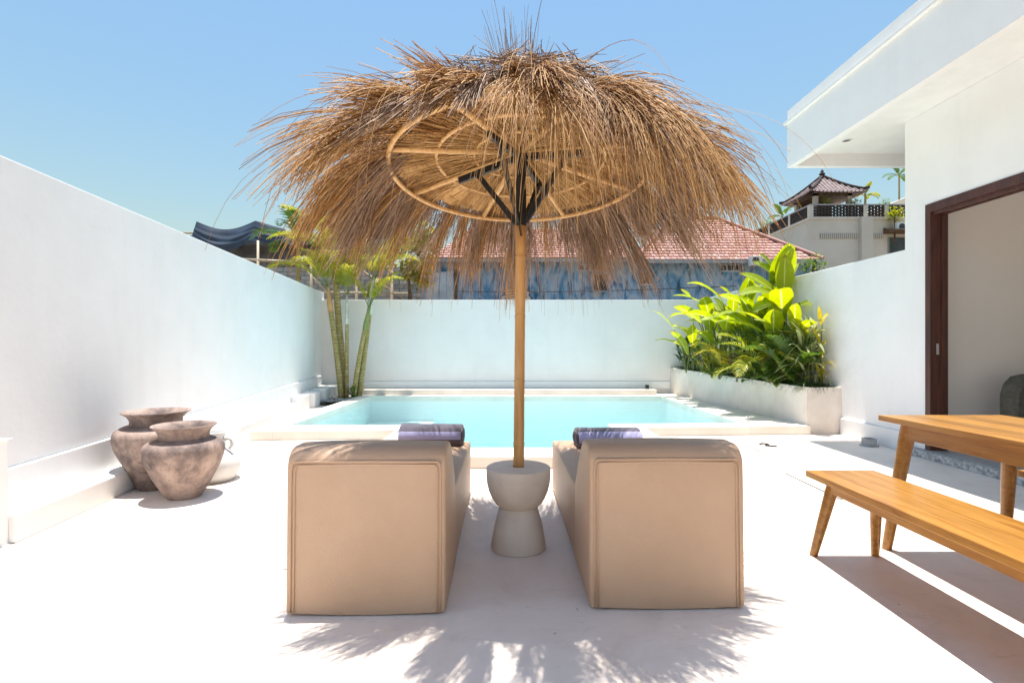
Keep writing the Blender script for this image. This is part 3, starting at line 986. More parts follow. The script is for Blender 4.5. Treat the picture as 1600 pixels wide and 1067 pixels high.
def tier(n, r0, r1, Lm, Ls, zoff, slope, jit, droop, dj, rad, clump=28, under=False, nseg=6, wob=.012, phi_range=None, pj=.03, lift=True):
    nc = max(1, n // clump)
    cphi = nr.uniform(0, 2 * math.pi, nc) if phi_range is None else nr.uniform(phi_range[0], phi_range[1], nc)
    cr = nr.uniform(r0, r1, nc); cyaw = nr.normal(0, jit, nc); cd = nr.normal(0, dj, nc); cl = nr.normal(0, Ls, nc)
    cz = nr.uniform(-.02, .03, nc)
    idx = nr.randint(0, nc, n)
    ph = cphi[idx] + nr.normal(0, pj, n)
    r = np.clip(cr[idx] + nr.normal(0, .03, n), .02, 2)
    yaw = cyaw[idx] + nr.normal(0, jit * .8 + .04, n)
    z = (zund(r) if under else ztop(r)) + zoff + cz[idx] + nr.normal(0, .012, n)
    P0 = np.stack([r * np.cos(ph), r * np.sin(ph), z], 1)
    a = ph + yaw
    sl = slope + nr.normal(0, .06, n)
    if lift and r0 > .4:
        sl = sl - .20 * np.clip(np.cos(ph - R(295)), 0, 1) ** 4
    if lift and not (under and r0 < .6):
        sl = sl - (.30 if under else .50) * np.clip(np.cos(ph - R(345)), 0, 1) ** 2 * (r > .4) - .28 * np.clip(np.cos(ph - R(190)), 0, 1) ** 2 * (r > .4)
    D0 = np.stack([np.cos(a), np.sin(a), sl], 1)
    L = np.clip(Lm + cl[idx] + nr.normal(0, Ls * .8, n), .12, 2)
    dr = np.clip(droop + cd[idx] + nr.normal(0, dj * .6, n), (0 if not lift or r0 < .2 else 1.9 if under and r0 > .4 else .6 if not under else 0), 9)
    if lift:
        dg = np.degrees(ph) % 360
        near = np.clip(1 - np.abs(dg - 252) / 40, 0, 1)
        near2 = np.clip(1 - np.abs(dg - 285) / 80, 0, 1)
        right = np.clip(np.cos(np.radians(dg - 350)), 0, 1) ** 2
        L = L * (1 - .30 * np.minimum(1, near * 1.6)) * (1 - .10 * near2) * (1 - .08 * right) * (1 - .13 * np.clip(np.cos(ph - R(195)), 0, 1) ** 2)
        dr = dr * (1 - .55 * np.minimum(1, near * 1.6))
    return strands(P0, D0, L, dr, nr.uniform(rad[0], rad[1], n), nseg, wob)

rs = (.0019, .0036)
# underside mat, three tiers of radial reeds, then the inner fringe
under = [tier(1300, .05, .10, .42, .03, .00, -.16, .04, .0, .05, rs, under=True, nseg=4, wob=.004),
         tier(2300, .22, .28, .46, .03, .012, -.16, .05, .0, .05, rs, under=True, nseg=4, wob=.004),
         tier(2400, .46, .54, .70, .12, .022, -.10, .05, 2.2, 1.0, rs, under=True, wob=.007, clump=60, pj=.015),
         tier(2300, .73, .80, .55, .14, .022, -.42, .08, 2.8, 1.4, rs, under=True, wob=.009, clump=60, pj=.013)]
strand_obj('inner_thatch', under[:2], M['reed_gold'], t)
strand_obj('inner_fringe', under[2:], M['reed_in'], t)
top = [tier(1900, .52, .76, .60, .10, -.02, -.72, .15, 1.2, .8, rs, wob=.008, clump=55, pj=.016),
       tier(1900, .42, .68, .60, .11, .00, -.60, .24, 1.1, .8, rs, wob=.008, clump=45, pj=.02),
       tier(1800, .25, .55, .46, .09, .015, -.40, .42, 1.0, .6, rs, wob=.008),
       tier(1500, .05, .40, .38, .10, .02, -.24, .75, .8, .5, rs),
       tier(2300, .25, .78, .28, .08, .025, -.36, 1.0, .8, .6, rs, clump=8, wob=.01),
       tier(170, .3, .80, .26, .07, .02, .0, .6, .2, .2, rs, clump=3, wob=.004),
       tier(1600, .68, .88, .46, .10, -.05, -.85, .14, 1.8, 1.2, rs, clump=50, pj=.014, wob=.008)]
strand_obj('outer_thatch', top, M['reed_top'], t)
# apex tuft and loose hanging reeds
nT = 130
ph = nr.uniform(0, 6.28, nT); lean = nr.uniform(0, .28, nT)
P0 = np.stack([.05 * np.cos(ph), .05 * np.sin(ph), np.full(nT, .33)], 1)
D0 = np.stack([lean * np.cos(ph) - .03, lean * np.sin(ph), np.ones(nT)], 1)
tuft = [strands(P0, D0, nr.uniform(.22, .72, nT), nr.uniform(0, .9, nT), nr.uniform(.0018, .0034, nT), 6, .03)]
strand_obj('apex_tuft', tuft, M['reed_top'], t)
wisps = [tier(200, .66, .84, .74, .12, -.05, -.35, .25, 4.5, 1.0, (.0011, .0018), clump=3, nseg=9, lift=False),
         tier(1000, .66, .95, .52, .12, -.10, -.9, .35, 6.0, 2.0, (.0013, .0022), clump=9, nseg=8, phi_range=(R(266), R(338)), lift=False)]
strand_obj('loose_reeds', wisps, M['reed_in'], t)
# opaque core added between the reed layers to stop light leaking through
prof = [(.03, .14), (.3, .115), (.5, .09), (.66, .07), (.715, .05), (.725, .045), (.715, .055), (.66, .12), (.55, .20), (.2, .28), (.03, .32)]
m = MB(); m.lathe((0, 0, 0), prof, 64)
m.v = [tuple(U((p[0], p[1], p[2] + .006 * math.sin(p[0] * 40 + p[1] * 31)))) for p in m.v]
m.build('thatch_light_blocker', M['reed_gold'], t)

m = MB()
for i in range(34):
    a = rnd.uniform(0, 6.28); r = rnd.uniform(.4, 1.7)
    x, y = UX + r * math.cos(a), UY - .3 + r * math.sin(a)
    if y > 4.6: continue
    if (-1.0 < x < -.2 or .3 < x < 1.05) and 2.1 < y < 4.2: continue
    b = rnd.uniform(0, 6.28); l = rnd.uniform(.008, .03)
    p = Vector((x, y, .0025)); q = p + Vector((math.cos(b), math.sin(b), 0)) * l
    m.tube([p, p.lerp(q, .5) + Vector((.003, .002, .001)), q], 0.0011, 4)
tag(m.build('fallen_reeds', M['reed_top']), kind='stuff')

# ------------------------------------------------------------------ sun loungers
LW = .67; LL = 1.88
def offset_poly(poly, d):
    n = len(poly); out = []
    for i in range(n):
        p0, p1, p2 = poly[i - 1], poly[i], poly[(i + 1) % n]
        e1 = Vector((p1[0] - p0[0], p1[1] - p0[1])).normalized(); e2 = Vector((p2[0] - p1[0], p2[1] - p1[1])).normalized()
        n1 = Vector((-e1.y, e1.x)); n2 = Vector((-e2.y, e2.x))
        b = (n1 + n2)
        if b.length < 1e-6: b = n1
        b = b.normalized() / max(.5, math.sqrt(max(.05, (1 + n1.dot(n2)) / 2)))
        out.append((p1[0] + b.x * d, p1[1] + b.y * d))
    return out
def cushion(poly, w, rr=.022, bulge=.0):
    """poly (s,z) CCW; extrude across x with rounded side edges"""
    m = MB()
    secs = [(-w / 2, rr), (-w / 2 + rr * .15, rr * .5), (-w / 2 + rr * .5, rr * .15), (-w / 2 + rr, 0)]
    inner_x = [-.2, -.1, 0, .1, .2]
    secs += [(x, -bulge * (1 - (x / .3) ** 2)) for x in inner_x]
    secs += [(-x, i) for x, i in secs[3::-1]]
    n = len(poly); vs = []; fs = []
    for x, ins in secs:
        for s, z in offset_poly(poly, ins):
            vs.append((x, s, max(z, .004)))
    k = len(secs)
    for i in range(k - 1):
        for j in range(n):
            a = i * n + j; b = i * n + (j + 1) % n
            fs.append((a, a + n, b + n, b))
    fs.append(tuple(range(n))); fs.append(tuple(range(k * n - 1, (k - 1) * n - 1, -1)))
    m.add(vs, fs)
    return m
def dense(poly, step=.05):
    out = []
    n = len(poly)
    for i in range(n):
        a, b = Vector(poly[i]), Vector(poly[(i + 1) % n])
        k = max(1, int((b - a).length / step))
        for j in range(k):
            out.append(tuple(a.lerp(b, j / k)))
    return out
def arc(cx, cz, r, a0, a1, n=7):
    return [(cx + r * math.cos(R(a0 + (a1 - a0) * i / n)), cz + r * math.sin(R(a0 + (a1 - a0) * i / n))) for i in range(n + 1)]
back_prof = [(.0, .012), (.498, .012), (.498, .405)] + [(.48, .43), (.44, .475), (.39, .54), (.33, .605), (.285, .645)] + arc(.19, .610, .085, 40, 90, 5) + arc(.10, .610, .085, 90, 178, 8) + [(.012, .55)]
seat_prof = [(.502, .012), (1.865, .012), (1.88, .03), (1.88, .34)] + arc(1.835, .345, .045, 0, 90, 5) + [(1.5, .392), (1.0, .398), (.7, .402), (.53, .405), (.502, .395)]
def lounger(loc, rot, label):
    t = thing('sun_lounger', label, 'sun lounger', loc, rot, 'beige loungers facing the pool')
    o = cushion(dense(back_prof), LW, .015, .006).build('backrest', M['leather'], t, local=True); smooth_by_angle(o, 50)
    o2 = cushion(dense(seat_prof), LW - .006, .015, .004).build('seat', M['leather'], t, local=True); smooth_by_angle(o2, 50)
    for ins in (.022, .036):
        x = LW / 2 - ins; zt = .640 - (ins - .022)
        sb = lambda z: -.002 + .012 * (z / .6) if z < .6 else .012 + (z - .6) * .06
        pth = [(-x, sb(.02), .015), (-x, sb(.3), .3), (-x, sb(.6), .6), (-x + .004, sb(zt) , zt - .008), (-x + .012, sb(zt), zt), (0, sb(zt), zt + .003), (x - .012, sb(zt), zt), (x - .004, sb(zt), zt - .008), (x, sb(.6), .6), (x, sb(.3), .3), (x, sb(.02), .015)]
        MB().tube(pth, .0042, 6).build('piping', M['leather'], o, local=True, smooth=True)
    for sx in (-1, 1):
        for sy in (.06, LL - .08):
            MB().tube([(sx * (LW / 2 - .06), sy, 0), (sx * (LW / 2 - .06), sy, .014)], .02, 10).build('foot', M['black_plastic'], t, local=True)
    return t
lounger((-.614, 2.20, 0), R(1.2), 'beige faux leather lounger left of the parasol pole, seen from behind')
lounger((.668, 2.25, 0), R(.6), 'beige faux leather lounger right of the parasol pole, seen from behind')

# towels
def towel_roll(loc, rotz, label, flat):
    t = thing('towel', label, 'towel', loc, rotz, 'rolled towels on the loungers')
    w = .46
    a, b = (.105, .088) if not flat else (.135, .078)
    m = MB(); n = 48
    xs = [-w / 2, -w / 2 + .008] + [-w / 2 + w * i / 8 for i in range(1, 8)] + [w / 2 - .008, w / 2]
    vs = []; fs = []; mi = []
    for i, x in enumerate(xs):
        k = .94 if i in (0, len(xs) - 1) else 1
        for j in range(n):
            an = 2 * math.pi * j / n
            wv = 1 + .012 * math.sin(7 * x + an * 3) + .01 * math.sin(23 * x)
            c, s = math.cos(an), math.sin(an)
            if s < -.55: s = -.55 - (abs(s) - .55) * .55
            vs.append((x, a * k * wv * c, b + b * k * wv * s - b * .247 * 1))
    o = m.add(vs, [])
    for i in range(len(xs) - 1):
        for j in range(n):
            an = 360 * (j + .5) / n
            # bands seen from the -y side: top grey, middle lavender, low brown
            band = (0 if 20 < an < 150 else (1 if 150 <= an < 190 else 2)) if not flat else (0 if 20 < an < 128 else (1 if 128 <= an < 186 else 2))
            m.f.append([i * n + j, i * n + (j + 1) % n, (i + 1) * n + (j + 1) % n, (i + 1) * n + j][::-1]); m.mi.append(band)
    m.f.append(list(range(n))); m.mi.append(2)
    m.f.append(list(range(len(xs) * n - 1, (len(xs) - 1) * n - 1, -1))); m.mi.append(2)
    r = m.build('roll', None, t, local=True, smooth=True, mats=[M['towel_grey'], M['towel_lav'], M['towel_dark']])
    smooth_by_angle(r, 60)
    for sx in (-1, 1):
        path = []
        for i in range(56):
            th = i / 55 * 3.4 * 2 * math.pi
            q = .12 + .78 * i / 55
            path.append((sx * (w / 2 + .002), a * q * math.cos(th), b * .76 + b * .74 * q * math.sin(th)))
        MB().tube(path, .0065, 6, mi=0).build('spiral_edge', M['towel_grey'], t, local=True, smooth=True)
    return t
towel_roll((-.60, 3.93, .391), R(-2), 'rolled striped towel on the left lounger, grey, lavender and brown', False)
towel_roll((.70, 3.86, .391), R(3), 'flatter folded striped towel on the right lounger, mostly grey and lavender', True)

# ------------------------------------------------------------------ teak table and benches
def furniture(name, label, cat, x0, x1, y0, y1, H, nb, th, leg_r, apron_h, group=None, src=None):
    t = thing(name, label, cat, ((x0 + x1) / 2, (y0 + y1) / 2, 0), 0, group)
    w, l = x1 - x0, y1 - y0
    bw = w / nb
    for i in range(nb):
        a = -w / 2 + i * bw
        dz = rnd.uniform(-.0004, .0004)
        mb = MB().box(a + .0001, a + bw - .0001, -l / 2, l / 2, H - th + dz, H + dz)
        mb.build('board', M['teak'], t, local=True, bevel=.003)
    ins = .05
    mb = MB()
    for sx in (-1, 1):
        xa = sx * (w / 2 - ins)
        MB().box(min(xa, xa - sx * .022), max(xa, xa - sx * .022), -l / 2 + .12, l / 2 - .12, H - th - apron_h, H - th - .001).build('apron', M['teak'], t, local=True, bevel=.002)
    for sy in (-1, 1):
        ya = sy * (l / 2 - .12)
        MB().box(-w / 2 + ins + .024, w / 2 - ins - .024, min(ya, ya - sy * .022), max(ya, ya - sy * .022), H - th - apron_h, H - th - .001).build('apron', M['teak'], t, local=True, bevel=.002)
    for sx in (-1, 1):
        for sy in (-1, 1):
            top_ = (sx * (w / 2 - ins - .025), sy * (l / 2 - .13), H - th - .002)
            bot = (sx * (w / 2 - .02), sy * (l / 2 - .04), 0)
            a = Vector(top_); b = Vector(bot)
            o = MB().tube([a, a.lerp(b, .12), a.lerp(b, .5), b], [leg_r * .95, leg_r, leg_r * .88, leg_r * .66], 18).build('leg', M['teak'], t, local=True, smooth=True)
            smooth_by_angle(o, 50)
    return t
t1 = furniture('bench', 'teak bench in front of the table, nearest the loungers', 'bench', 1.605, 1.978, 1.15, 2.87, .45, 4, .033, .030, .055, 'teak benches beside the table')
furniture('table', 'long teak dining table with splayed round legs on the right', 'table', 2.065, 2.765, 1.15, 2.96, .74, 6, .03, .036, .085)
c = copy_thing(t1, (2.95, 2.02, 0), 0, 'teak bench on the far side of the table, only its end showing')

# ------------------------------------------------------------------ vases
def vase(name, label, cat, loc, prof, mat, n=56):
    t = thing(name, label, cat, loc)
    m = MB(); m.lathe(loc, prof, n)
    o = m.build('body', mat, t, smooth=True); smooth_by_angle(o, 55)
    return t
def spl(pts, n=6):
    out = []
    P = [pts[0]] + pts + [pts[-1]]
    for i in range(1, len(P) - 2):
        p0, p1, p2, p3 = [Vector(p) for p in P[i - 1:i + 3]]
        for j in range(n):
            u = j / n
            q = .5 * ((2 * p1) + (-p0 + p2) * u + (2 * p0 - 5 * p1 + 4 * p2 - p3) * u * u + (-p0 + 3 * p1 - 3 * p2 + p3) * u ** 3)
            out.append((q.x, q.y))
    out.append(pts[-1])
    return out
p = [(.001, 0), (.112, 0)] + spl([(.118, .006), (.150, .06), (.205, .16), (.252, .27), (.269, .345), (.255, .40), (.20, .432), (.170, .442)])
p += spl([(.166, .448), (.168, .475), (.185, .508), (.212, .530)]) + [(.216, .536), (.212, .541), (.204, .538), (.178, .51), (.160, .47), (.157, .44), (.19, .42), (.24, .36), (.22, .25), (.11, .02), (.001, .02)]
vase('vase', 'wide weathered terracotta jar standing in front, with flared rim', 'vase', (-2.46, 3.94, 0), p, M['pot1'])
p = [(.001, 0), (.128, 0)] + spl([(.134, .006), (.170, .09), (.232, .22), (.280, .33), (.294, .40), (.282, .455), (.23, .492), (.186, .505)])
p += spl([(.180, .512), (.180, .54), (.200, .575), (.236, .600)]) + [(.241, .606), (.236, .611), (.228, .608), (.19, .575), (.170, .53), (.168, .505), (.22, .47), (.27, .40), (.25, .3), (.12, .02), (.001, .02)]
vase('vase', 'taller weathered terracotta jar behind the other, closest to the left wall', 'vase', (-2.845, 4.20, 0), p, M['pot2'])
p = [(.001, 0), (.16, 0)] + spl([(.168, .006), (.20, .05), (.218, .12), (.205, .185), (.155, .235), (.108, .275), (.098, .32), (.098, .38), (.102, .398)]) + [(.104, .402), (.098, .405), (.092, .40), (.088, .30), (.12, .25), (.17, .2), (.19, .12), (.15, .03), (.001, .03)]
tv = vase('jug', 'white ceramic jug with a small handle behind the terracotta jars', 'jug', (-2.53, 4.43, 0), p, M['pot_white'])
MB().tube([(-2.432, 4.43, .345), (-2.39, 4.43, .35), (-2.365, 4.43, .335), (-2.36, 4.43, .29), (-2.385, 4.43, .262)], .015, 8).build('handle', M['pot_white'], tv, smooth=True)

# ------------------------------------------------------------------ vegetation helpers
def blade(mb, base, d, up, L, W, nL=10, bend=.5, fold=.25, wave=.0, tipw=0.0, shape=None, mi=0, twist=0.0):
    """a leaf blade growing from base along d, arching down; 4 strips wide with UVs"""
    base = Vector(base); d = Vector(d).normalized(); up = Vector(up)
    up = (up - d * up.dot(d)).normalized()
    p = base.copy()
    cols = [-1, -.5, 0, .5, 1]
    o0 = len(mb.v)
    for i in range(nL + 1):
        u = i / nL
        w = (shape(u) if shape else math.sin(math.pi * min(1, u * .92 + .06)) ** .75) * W * .5
        side = d.cross(up).normalized()
        ct = math.cos(twist * u); st = math.sin(twist * u)
        s2 = side * ct + up * st; u2 = up * ct - side * st
        for c in cols:
            off = s2 * (c * w) + u2 * (abs(c) * w * fold + wave * w * math.sin(u * 17 + c * 4) * abs(c))
            mb.uv[len(mb.v)] = (.5 + c * .5, u)
            mb.v.append(tuple(p + off))
        st_ = L / nL
        p = p + d * st_
        g = Vector((0, 0, -1))
        d = (d + g * (bend * st_ / L * (0.5 + u))).normalized()
        up = (up - d * up.dot(d)).normalized()
    for i in range(nL):
        for j in range(4):
            a = o0 + i * 5 + j
            mb.f.append([a, a + 1, a + 6, a + 5]); mb.mi.append(mi)
    return p

def frond(mb, base, d, L, bend, ll, n=26, vee=.55, stem=.22, rad=.011, lw=.03, droop=.5, mi_st=0, mi_lf=1):
    base = Vector(base); d = Vector(d).normalized()
    p = base.copy(); pts = [p.copy()]; dirs = [d.copy()]
    K = 16
    for i in range(K):
        p = p + d * (L / K)
        d = (d + Vector((0, 0, -1)) * (bend / K * (0.4 + 1.2 * i / K))).normalized()
        pts.append(p.copy()); dirs.append(d.copy())
    mb.tube(pts, [rad * (1 - .8 * i / K) for i in range(K + 1)], 5, mi=mi_st)
    for i in range(n):
        u = stem + (1 - stem) * (i + .5) / n
        f = u * K; a = int(min(K - 1, f)); q = pts[a].lerp(pts[a + 1], f - a); dd = dirs[a]
        side = dd.cross(Vector((0, 0, 1)))
        if side.length < .05: side = Vector((1, 0, 0))
        side.normalize(); up = side.cross(dd).normalized()
        prof = math.sin(math.pi * (0.18 + .80 * (u - stem) / (1 - stem))) ** .7
        for s in (-1, 1):
            l = ll * prof * rnd.uniform(.85, 1.1)
            ld = (side * s * 1.0 + dd * (.55 + .6 * u) + up * vee * rnd.uniform(.6, 1.2)).normalized()
            tip_d = (ld + Vector((0, 0, -droop * rnd.uniform(.6, 1.3))))
            m1 = q + ld * l * .5
            m2 = m1 + tip_d.normalized() * l * .5
            wv = ld.cross(up).normalized() * lw * .5
            if wv.length < .01: wv = dd * lw * .5
            nrm = wv.cross(ld).normalized() * lw * .15
            o = len(mb.v)
            mb.v += [tuple(q - wv * .5), tuple(q + wv * .5), tuple(m1 - wv + nrm), tuple(m1 + wv + nrm), tuple(m2)]
            mb.f += [[o, o + 1, o + 3, o + 2], [o + 2, o + 3, o + 4]]; mb.mi += [mi_lf, mi_lf]
    return pts[-1]

def dirv(az, el):
    return Vector((math.cos(R(az)) * math.cos(R(el)), math.sin(R(az)) * math.cos(R(el)), math.sin(R(el))))

# ------------------------------------------------------------------ palms in the left far corner
def palm(label, path, rads, shaft_mat, shaft_len, fronds, fl=1.15, ll=.36):
    t = thing('palm_tree', label, 'palm', path[0], 0, 'slender palms in the corner by the pool')
    pth = spl3(path)
    k = len(pth)
    rr = [rads[0] + (rads[1] - rads[0]) * i / (k - 1) for i in range(k)]
    MB().tube(pth, rr, 14).build('trunk', M['trunk'], t, smooth=True)
    a = Vector(pth[-1]); d = (Vector(pth[-1]) - Vector(pth[-3])).normalized()
    b = a + d * shaft_len
    MB().tube([a - d * .02, a + d * shaft_len * .15, a + d * shaft_len * .6, b], [rads[1] * 1.05, rads[1] * 1.25, rads[1] * .95, rads[1] * .5], 12).build('crownshaft', shaft_mat, t, smooth=True)
    for az, el, L, bend in fronds:
        m = MB()
        frond(m, b - d * shaft_len * .12, (dirv(az, el) + d * .2).normalized(), L, bend, ll * 1.1, 44, .38, .2, .011, .024, .8)
        m.build('frond', None, t, mats=[M['stalk'], M['leaf_palm']])
    return t
def spl3(pts, n=6):
    out = []
    P = [pts[0]] + list(pts) + [pts[-1]]
    for i in range(1, len(P) - 2):
        p0, p1, p2, p3 = [Vector(p) for p in P[i - 1:i + 3]]
        for j in range(n):
            u = j / n
            out.append(.5 * ((2 * p1) + (-p0 + p2) * u + (2 * p0 - 5 * p1 + 4 * p2 - p3) * u * u + (-p0 + 3 * p1 - 3 * p2 + p3) * u ** 3))
    out.append(Vector(pts[-1]))
    return out
def P(px, py, d):      # a picture point (1600 px wide) at depth d, in metres
    return ((px - 800) / 820 * d, d, CAM_H + (540 - py) / 820 * d)
def palm_px(label, pp, d, r0, r1, sm, sl, fr_, **kw):
    base = P(pp[0][0], 620, d); base = (base[0], d, .05)
    pts = [base] + [P(x, y, d) for x, y in pp[1:]]
    return palm(label, pts, (r0, r1), sm, sl, fr_, **kw)
rf = lambda lst: [(az + rnd.uniform(-6, 6), el, L, b) for az, el, L, b in lst]
palm_px('slender palm with an orange crownshaft, leftmost of the corner clump', [(534, 617), (528, 570), (523, 530), (517, 486)], 10.55, .060, .048, M['shaft_orange'], .52,
        rf([(200, 42, 1.35, 2.0), (150, 60, 1.3, 1.5), (250, 50, 1.1, 1.9), (20, 62, 1.2, 1.6), (300, 55, 1.1, 1.7), (100, 72, 1.2, 1.0)]))
palm_px('stouter olive green palm directly behind the orange one', [(538, 616), (534, 560), (529, 500), (525, 440)], 10.75, .072, .062, M['shaft_green'], .55,
        rf([(190, 60, 1.5, 1.5), (215, 30, 1.35, 1.4), (160, 45, 1.4, 1.7), (60, 68, 1.4, 1.3), (330, 60, 1.3, 1.6), (270, 55, 1.2, 1.9), (110, 60, 1.4, 1.4)]))
palm_px('thinnest pale palm in the middle of the corner clump', [(542, 612), (542, 570), (542, 520), (542, 505)], 10.62, .038, .033, M['shaft_white'], .62,
        rf([(10, 62, 1.1, 1.6), (170, 62, 1.1, 1.6), (290, 55, 1.0, 1.9), (80, 70, 1.1, 1.2), (230, 60, 1.0, 1.8)]), ll=.3)
palm_px('olive palm leaning right with a white crownshaft', [(561, 615), (566, 580), (571, 540), (577, 490)], 10.7, .060, .050, M['shaft_white'], .75,
        rf([(0, 50, 1.15, 2.0), (350, 68, 1.2, 1.5), (40, 60, 1.25, 1.6), (180, 55, 1.2, 1.7), (275, 50, 1.0, 2.2), (120, 65, 1.2, 1.3)]))
palm_px('brown ringed palm leaning right in front of the olive one', [(552, 617), (558, 580), (564, 545), (570, 515)], 10.55, .050, .042, M['shaft_green'], .5,
        rf([(340, 60, 1.0, 1.8), (30, 66, 1.0, 1.5), (200, 62, 1.0, 1.6), (90, 60, 1.0, 1.6)]), ll=.3)

t = thing('small_plant', 'small bright green leafy plant at the foot of the corner palms', 'plant', (-3.18, 10.5, .06))
m = MB()
for i in range(16):
    az = rnd.uniform(0, 360)
    blade(m, (-3.18 + rnd.uniform(-.04, .04), 10.5 + rnd.uniform(-.04, .04), .06 + .012 * i), dirv(az, rnd.uniform(25, 70)), (0, 0, 1), rnd.uniform(.14, .22), .06, 5, .6, .2)
m.build('foliage', M['leaf_mid'], t)

# ------------------------------------------------------------------ planting in the bed on the right
def soilz(d): return PZ - .05 + .06 * (d - 6.8) / 4.5
def heliconia(label, x, d, n, hmin, hmax, lmin, lmax, mat='leaf_big', spread=1.0, az0=0, extra=None):
    z0 = soilz(d)
    t = thing('heliconia', label, 'plant', (x, d, z0), 0, 'large leaved plants in the planter')
    for i in range(n):
        az = az0 + 360 * i / n * 1.0 + rnd.uniform(-25, 25)
        h = rnd.uniform(hmin, hmax)
        b = Vector((x + rnd.uniform(-.1, .1), d + rnd.uniform(-.18, .18), z0))
        out = dirv(az, 0) * (.10 + .16 * rnd.random()) * spread
        if b.x + out.x > 4.08: out.x = 4.08 - b.x
        top = b + Vector((out.x, out.y, h - z0 - .1 * rnd.random()))
        mid = b.lerp(top, .55) + Vector((-out.x * .2, -out.y * .2, .03))
        L = rnd.uniform(lmin, lmax); W = L * rnd.uniform(.30, .42)
        dd = (dirv(az, rnd.uniform(25, 62)))
        if dd.x > .1 and top.x > 3.85: dd.x = -dd.x * .4
        m = MB()
        m.tube(spl3([b, mid, top], 4), [.016] * 4 + [.012] * 4 + [.008], 6, mi=0)
        for vi in range(len(m.v)): m.uv[vi] = (.5, 0)
        blade(m, top, dd, Vector((0, 0, 1)), L, W, 12, rnd.uniform(.5, 1.3), rnd.uniform(.05, .35), .05, mi=1, twist=rnd.uniform(-.7, .7))
        m.build('leaf', None, t, smooth=True, mats=[M['stalk'], M[mat]])
    return t
heliconia('tall bright yellow green heliconia, the tallest plant in the bed', 3.96, 7.95, 13, 1.25, 2.10, .55, .80, az0=200)
heliconia('heliconia with broad drooping leaves between the tallest plant and the left clump', 3.90, 8.6, 12, 1.15, 1.90, .5, .75, az0=120)
heliconia('lime green heliconia reaching over the back wall, left end of the bed', 3.70, 9.6, 15, 1.15, 1.95, .55, .80, az0=160)
heliconia('upright heliconia with narrow leaves at the far left of the bed', 3.56, 10.4, 12, 1.0, 1.65, .45, .68, az0=90)
heliconia('heliconia with long pointed leaves rising left of centre in the bed', 3.74, 9.1, 12, 1.3, 1.95, .55, .80, az0=60)
heliconia('shorter heliconia with a yellow leaf near the front end of the bed', 4.00, 7.40, 9, .95, 1.45, .38, .55, az0=150)

def upright_leaf(tpt, base, dd, L, W, roll, mat):
    pass
# one striking upright sunlit blade and its neighbours
t = thing('heliconia', 'heliconia with one big upright glowing leaf beside the right wall', 'plant', (4.02, 7.75, soilz(7.75)), 0, 'large leaved plants in the planter')
spec = [((4.00, 7.72, 1.86), (-.10, -.25, 1.0), (-.35, -1, .1), .60, .25, .2), ((3.96, 7.70, 1.84), (-1, -.2, .35), (0, -.5, 1), .72, .26, .9),
        ((4.0, 7.78, 1.95), (.5, .3, .75), (-.7, -.4, .6), .62, .17, .5), ((3.95, 7.72, 1.72), (-.95, -.45, .15), (-.1, -.5, 1), .60, .22, 1.0),
        ((4.02, 7.70, 1.62), (.55, -.75, .45), (-.5, -.3, .8), .48, .15, .5), ((3.9, 7.75, 1.9), (-.7, .2, .7), (.3, -.8, .6), .60, .2, .7)]
for b, dd, up, L, W, bend in spec:
    m = MB()
    zz = soilz(7.75)
    m.tube(spl3([(4.0 + rnd.uniform(-.06, .06), 7.75 + rnd.uniform(-.08, .08), zz), (b[0] + .02, b[1] + .02, (b[2] + zz) / 2), b], 4), .011, 6, mi=0)
    for vi in range(len(m.v)): m.uv[vi] = (.5, 0)
    blade(m, b, dd, up, L, W, 12, bend, .22, .04, mi=1)
    m.build('leaf', None, t, smooth=True, mats=[M['stalk'], M['leaf_big']])

def bed_palm(label, x, d, n, L, ll, mat, elmin=35, elmax=75, h=.25, lw=.02):
    z0 = soilz(d)
    t = thing('areca_palm', label, 'palm', (x, d, z0), 0, 'feathery young palms in the planter')
    for i in range(n):
        az = 360 * i / n + rnd.uniform(-20, 20)
        dd = dirv(az, rnd.uniform(elmin, elmax))
        if dd.x > .15: dd.x *= .3
        m = MB()
        frond(m, (x + rnd.uniform(-.05, .05), d + rnd.uniform(-.06, .06), z0 + rnd.uniform(0, h)), dd, L * rnd.uniform(.8, 1.15), rnd.uniform(1.2, 2.2), ll, 24, .5, .25, .007, lw, .5)
        m.build('frond', None, t, mats=[M['stalk'], M[mat]])
bed_palm('feathery yellow green palm in the middle of the bed', 3.80, 7.75, 13, .95, .27, 'leaf_palm')
bed_palm('dark feathery palm between the tall heliconias', 3.95, 8.15, 8, .95, .26, 'leaf_dark', 50, 80)
bed_palm('golden feathery palm arching over the planter edge, left half of the bed', 3.62, 8.9, 9, .70, .22, 'leaf_yellow', 25, 70)
bed_palm('olive feathery palm with wide fronds, right half of the bed', 3.90, 7.25, 8, .70, .25, 'leaf_mid', 45, 80, lw=.03)

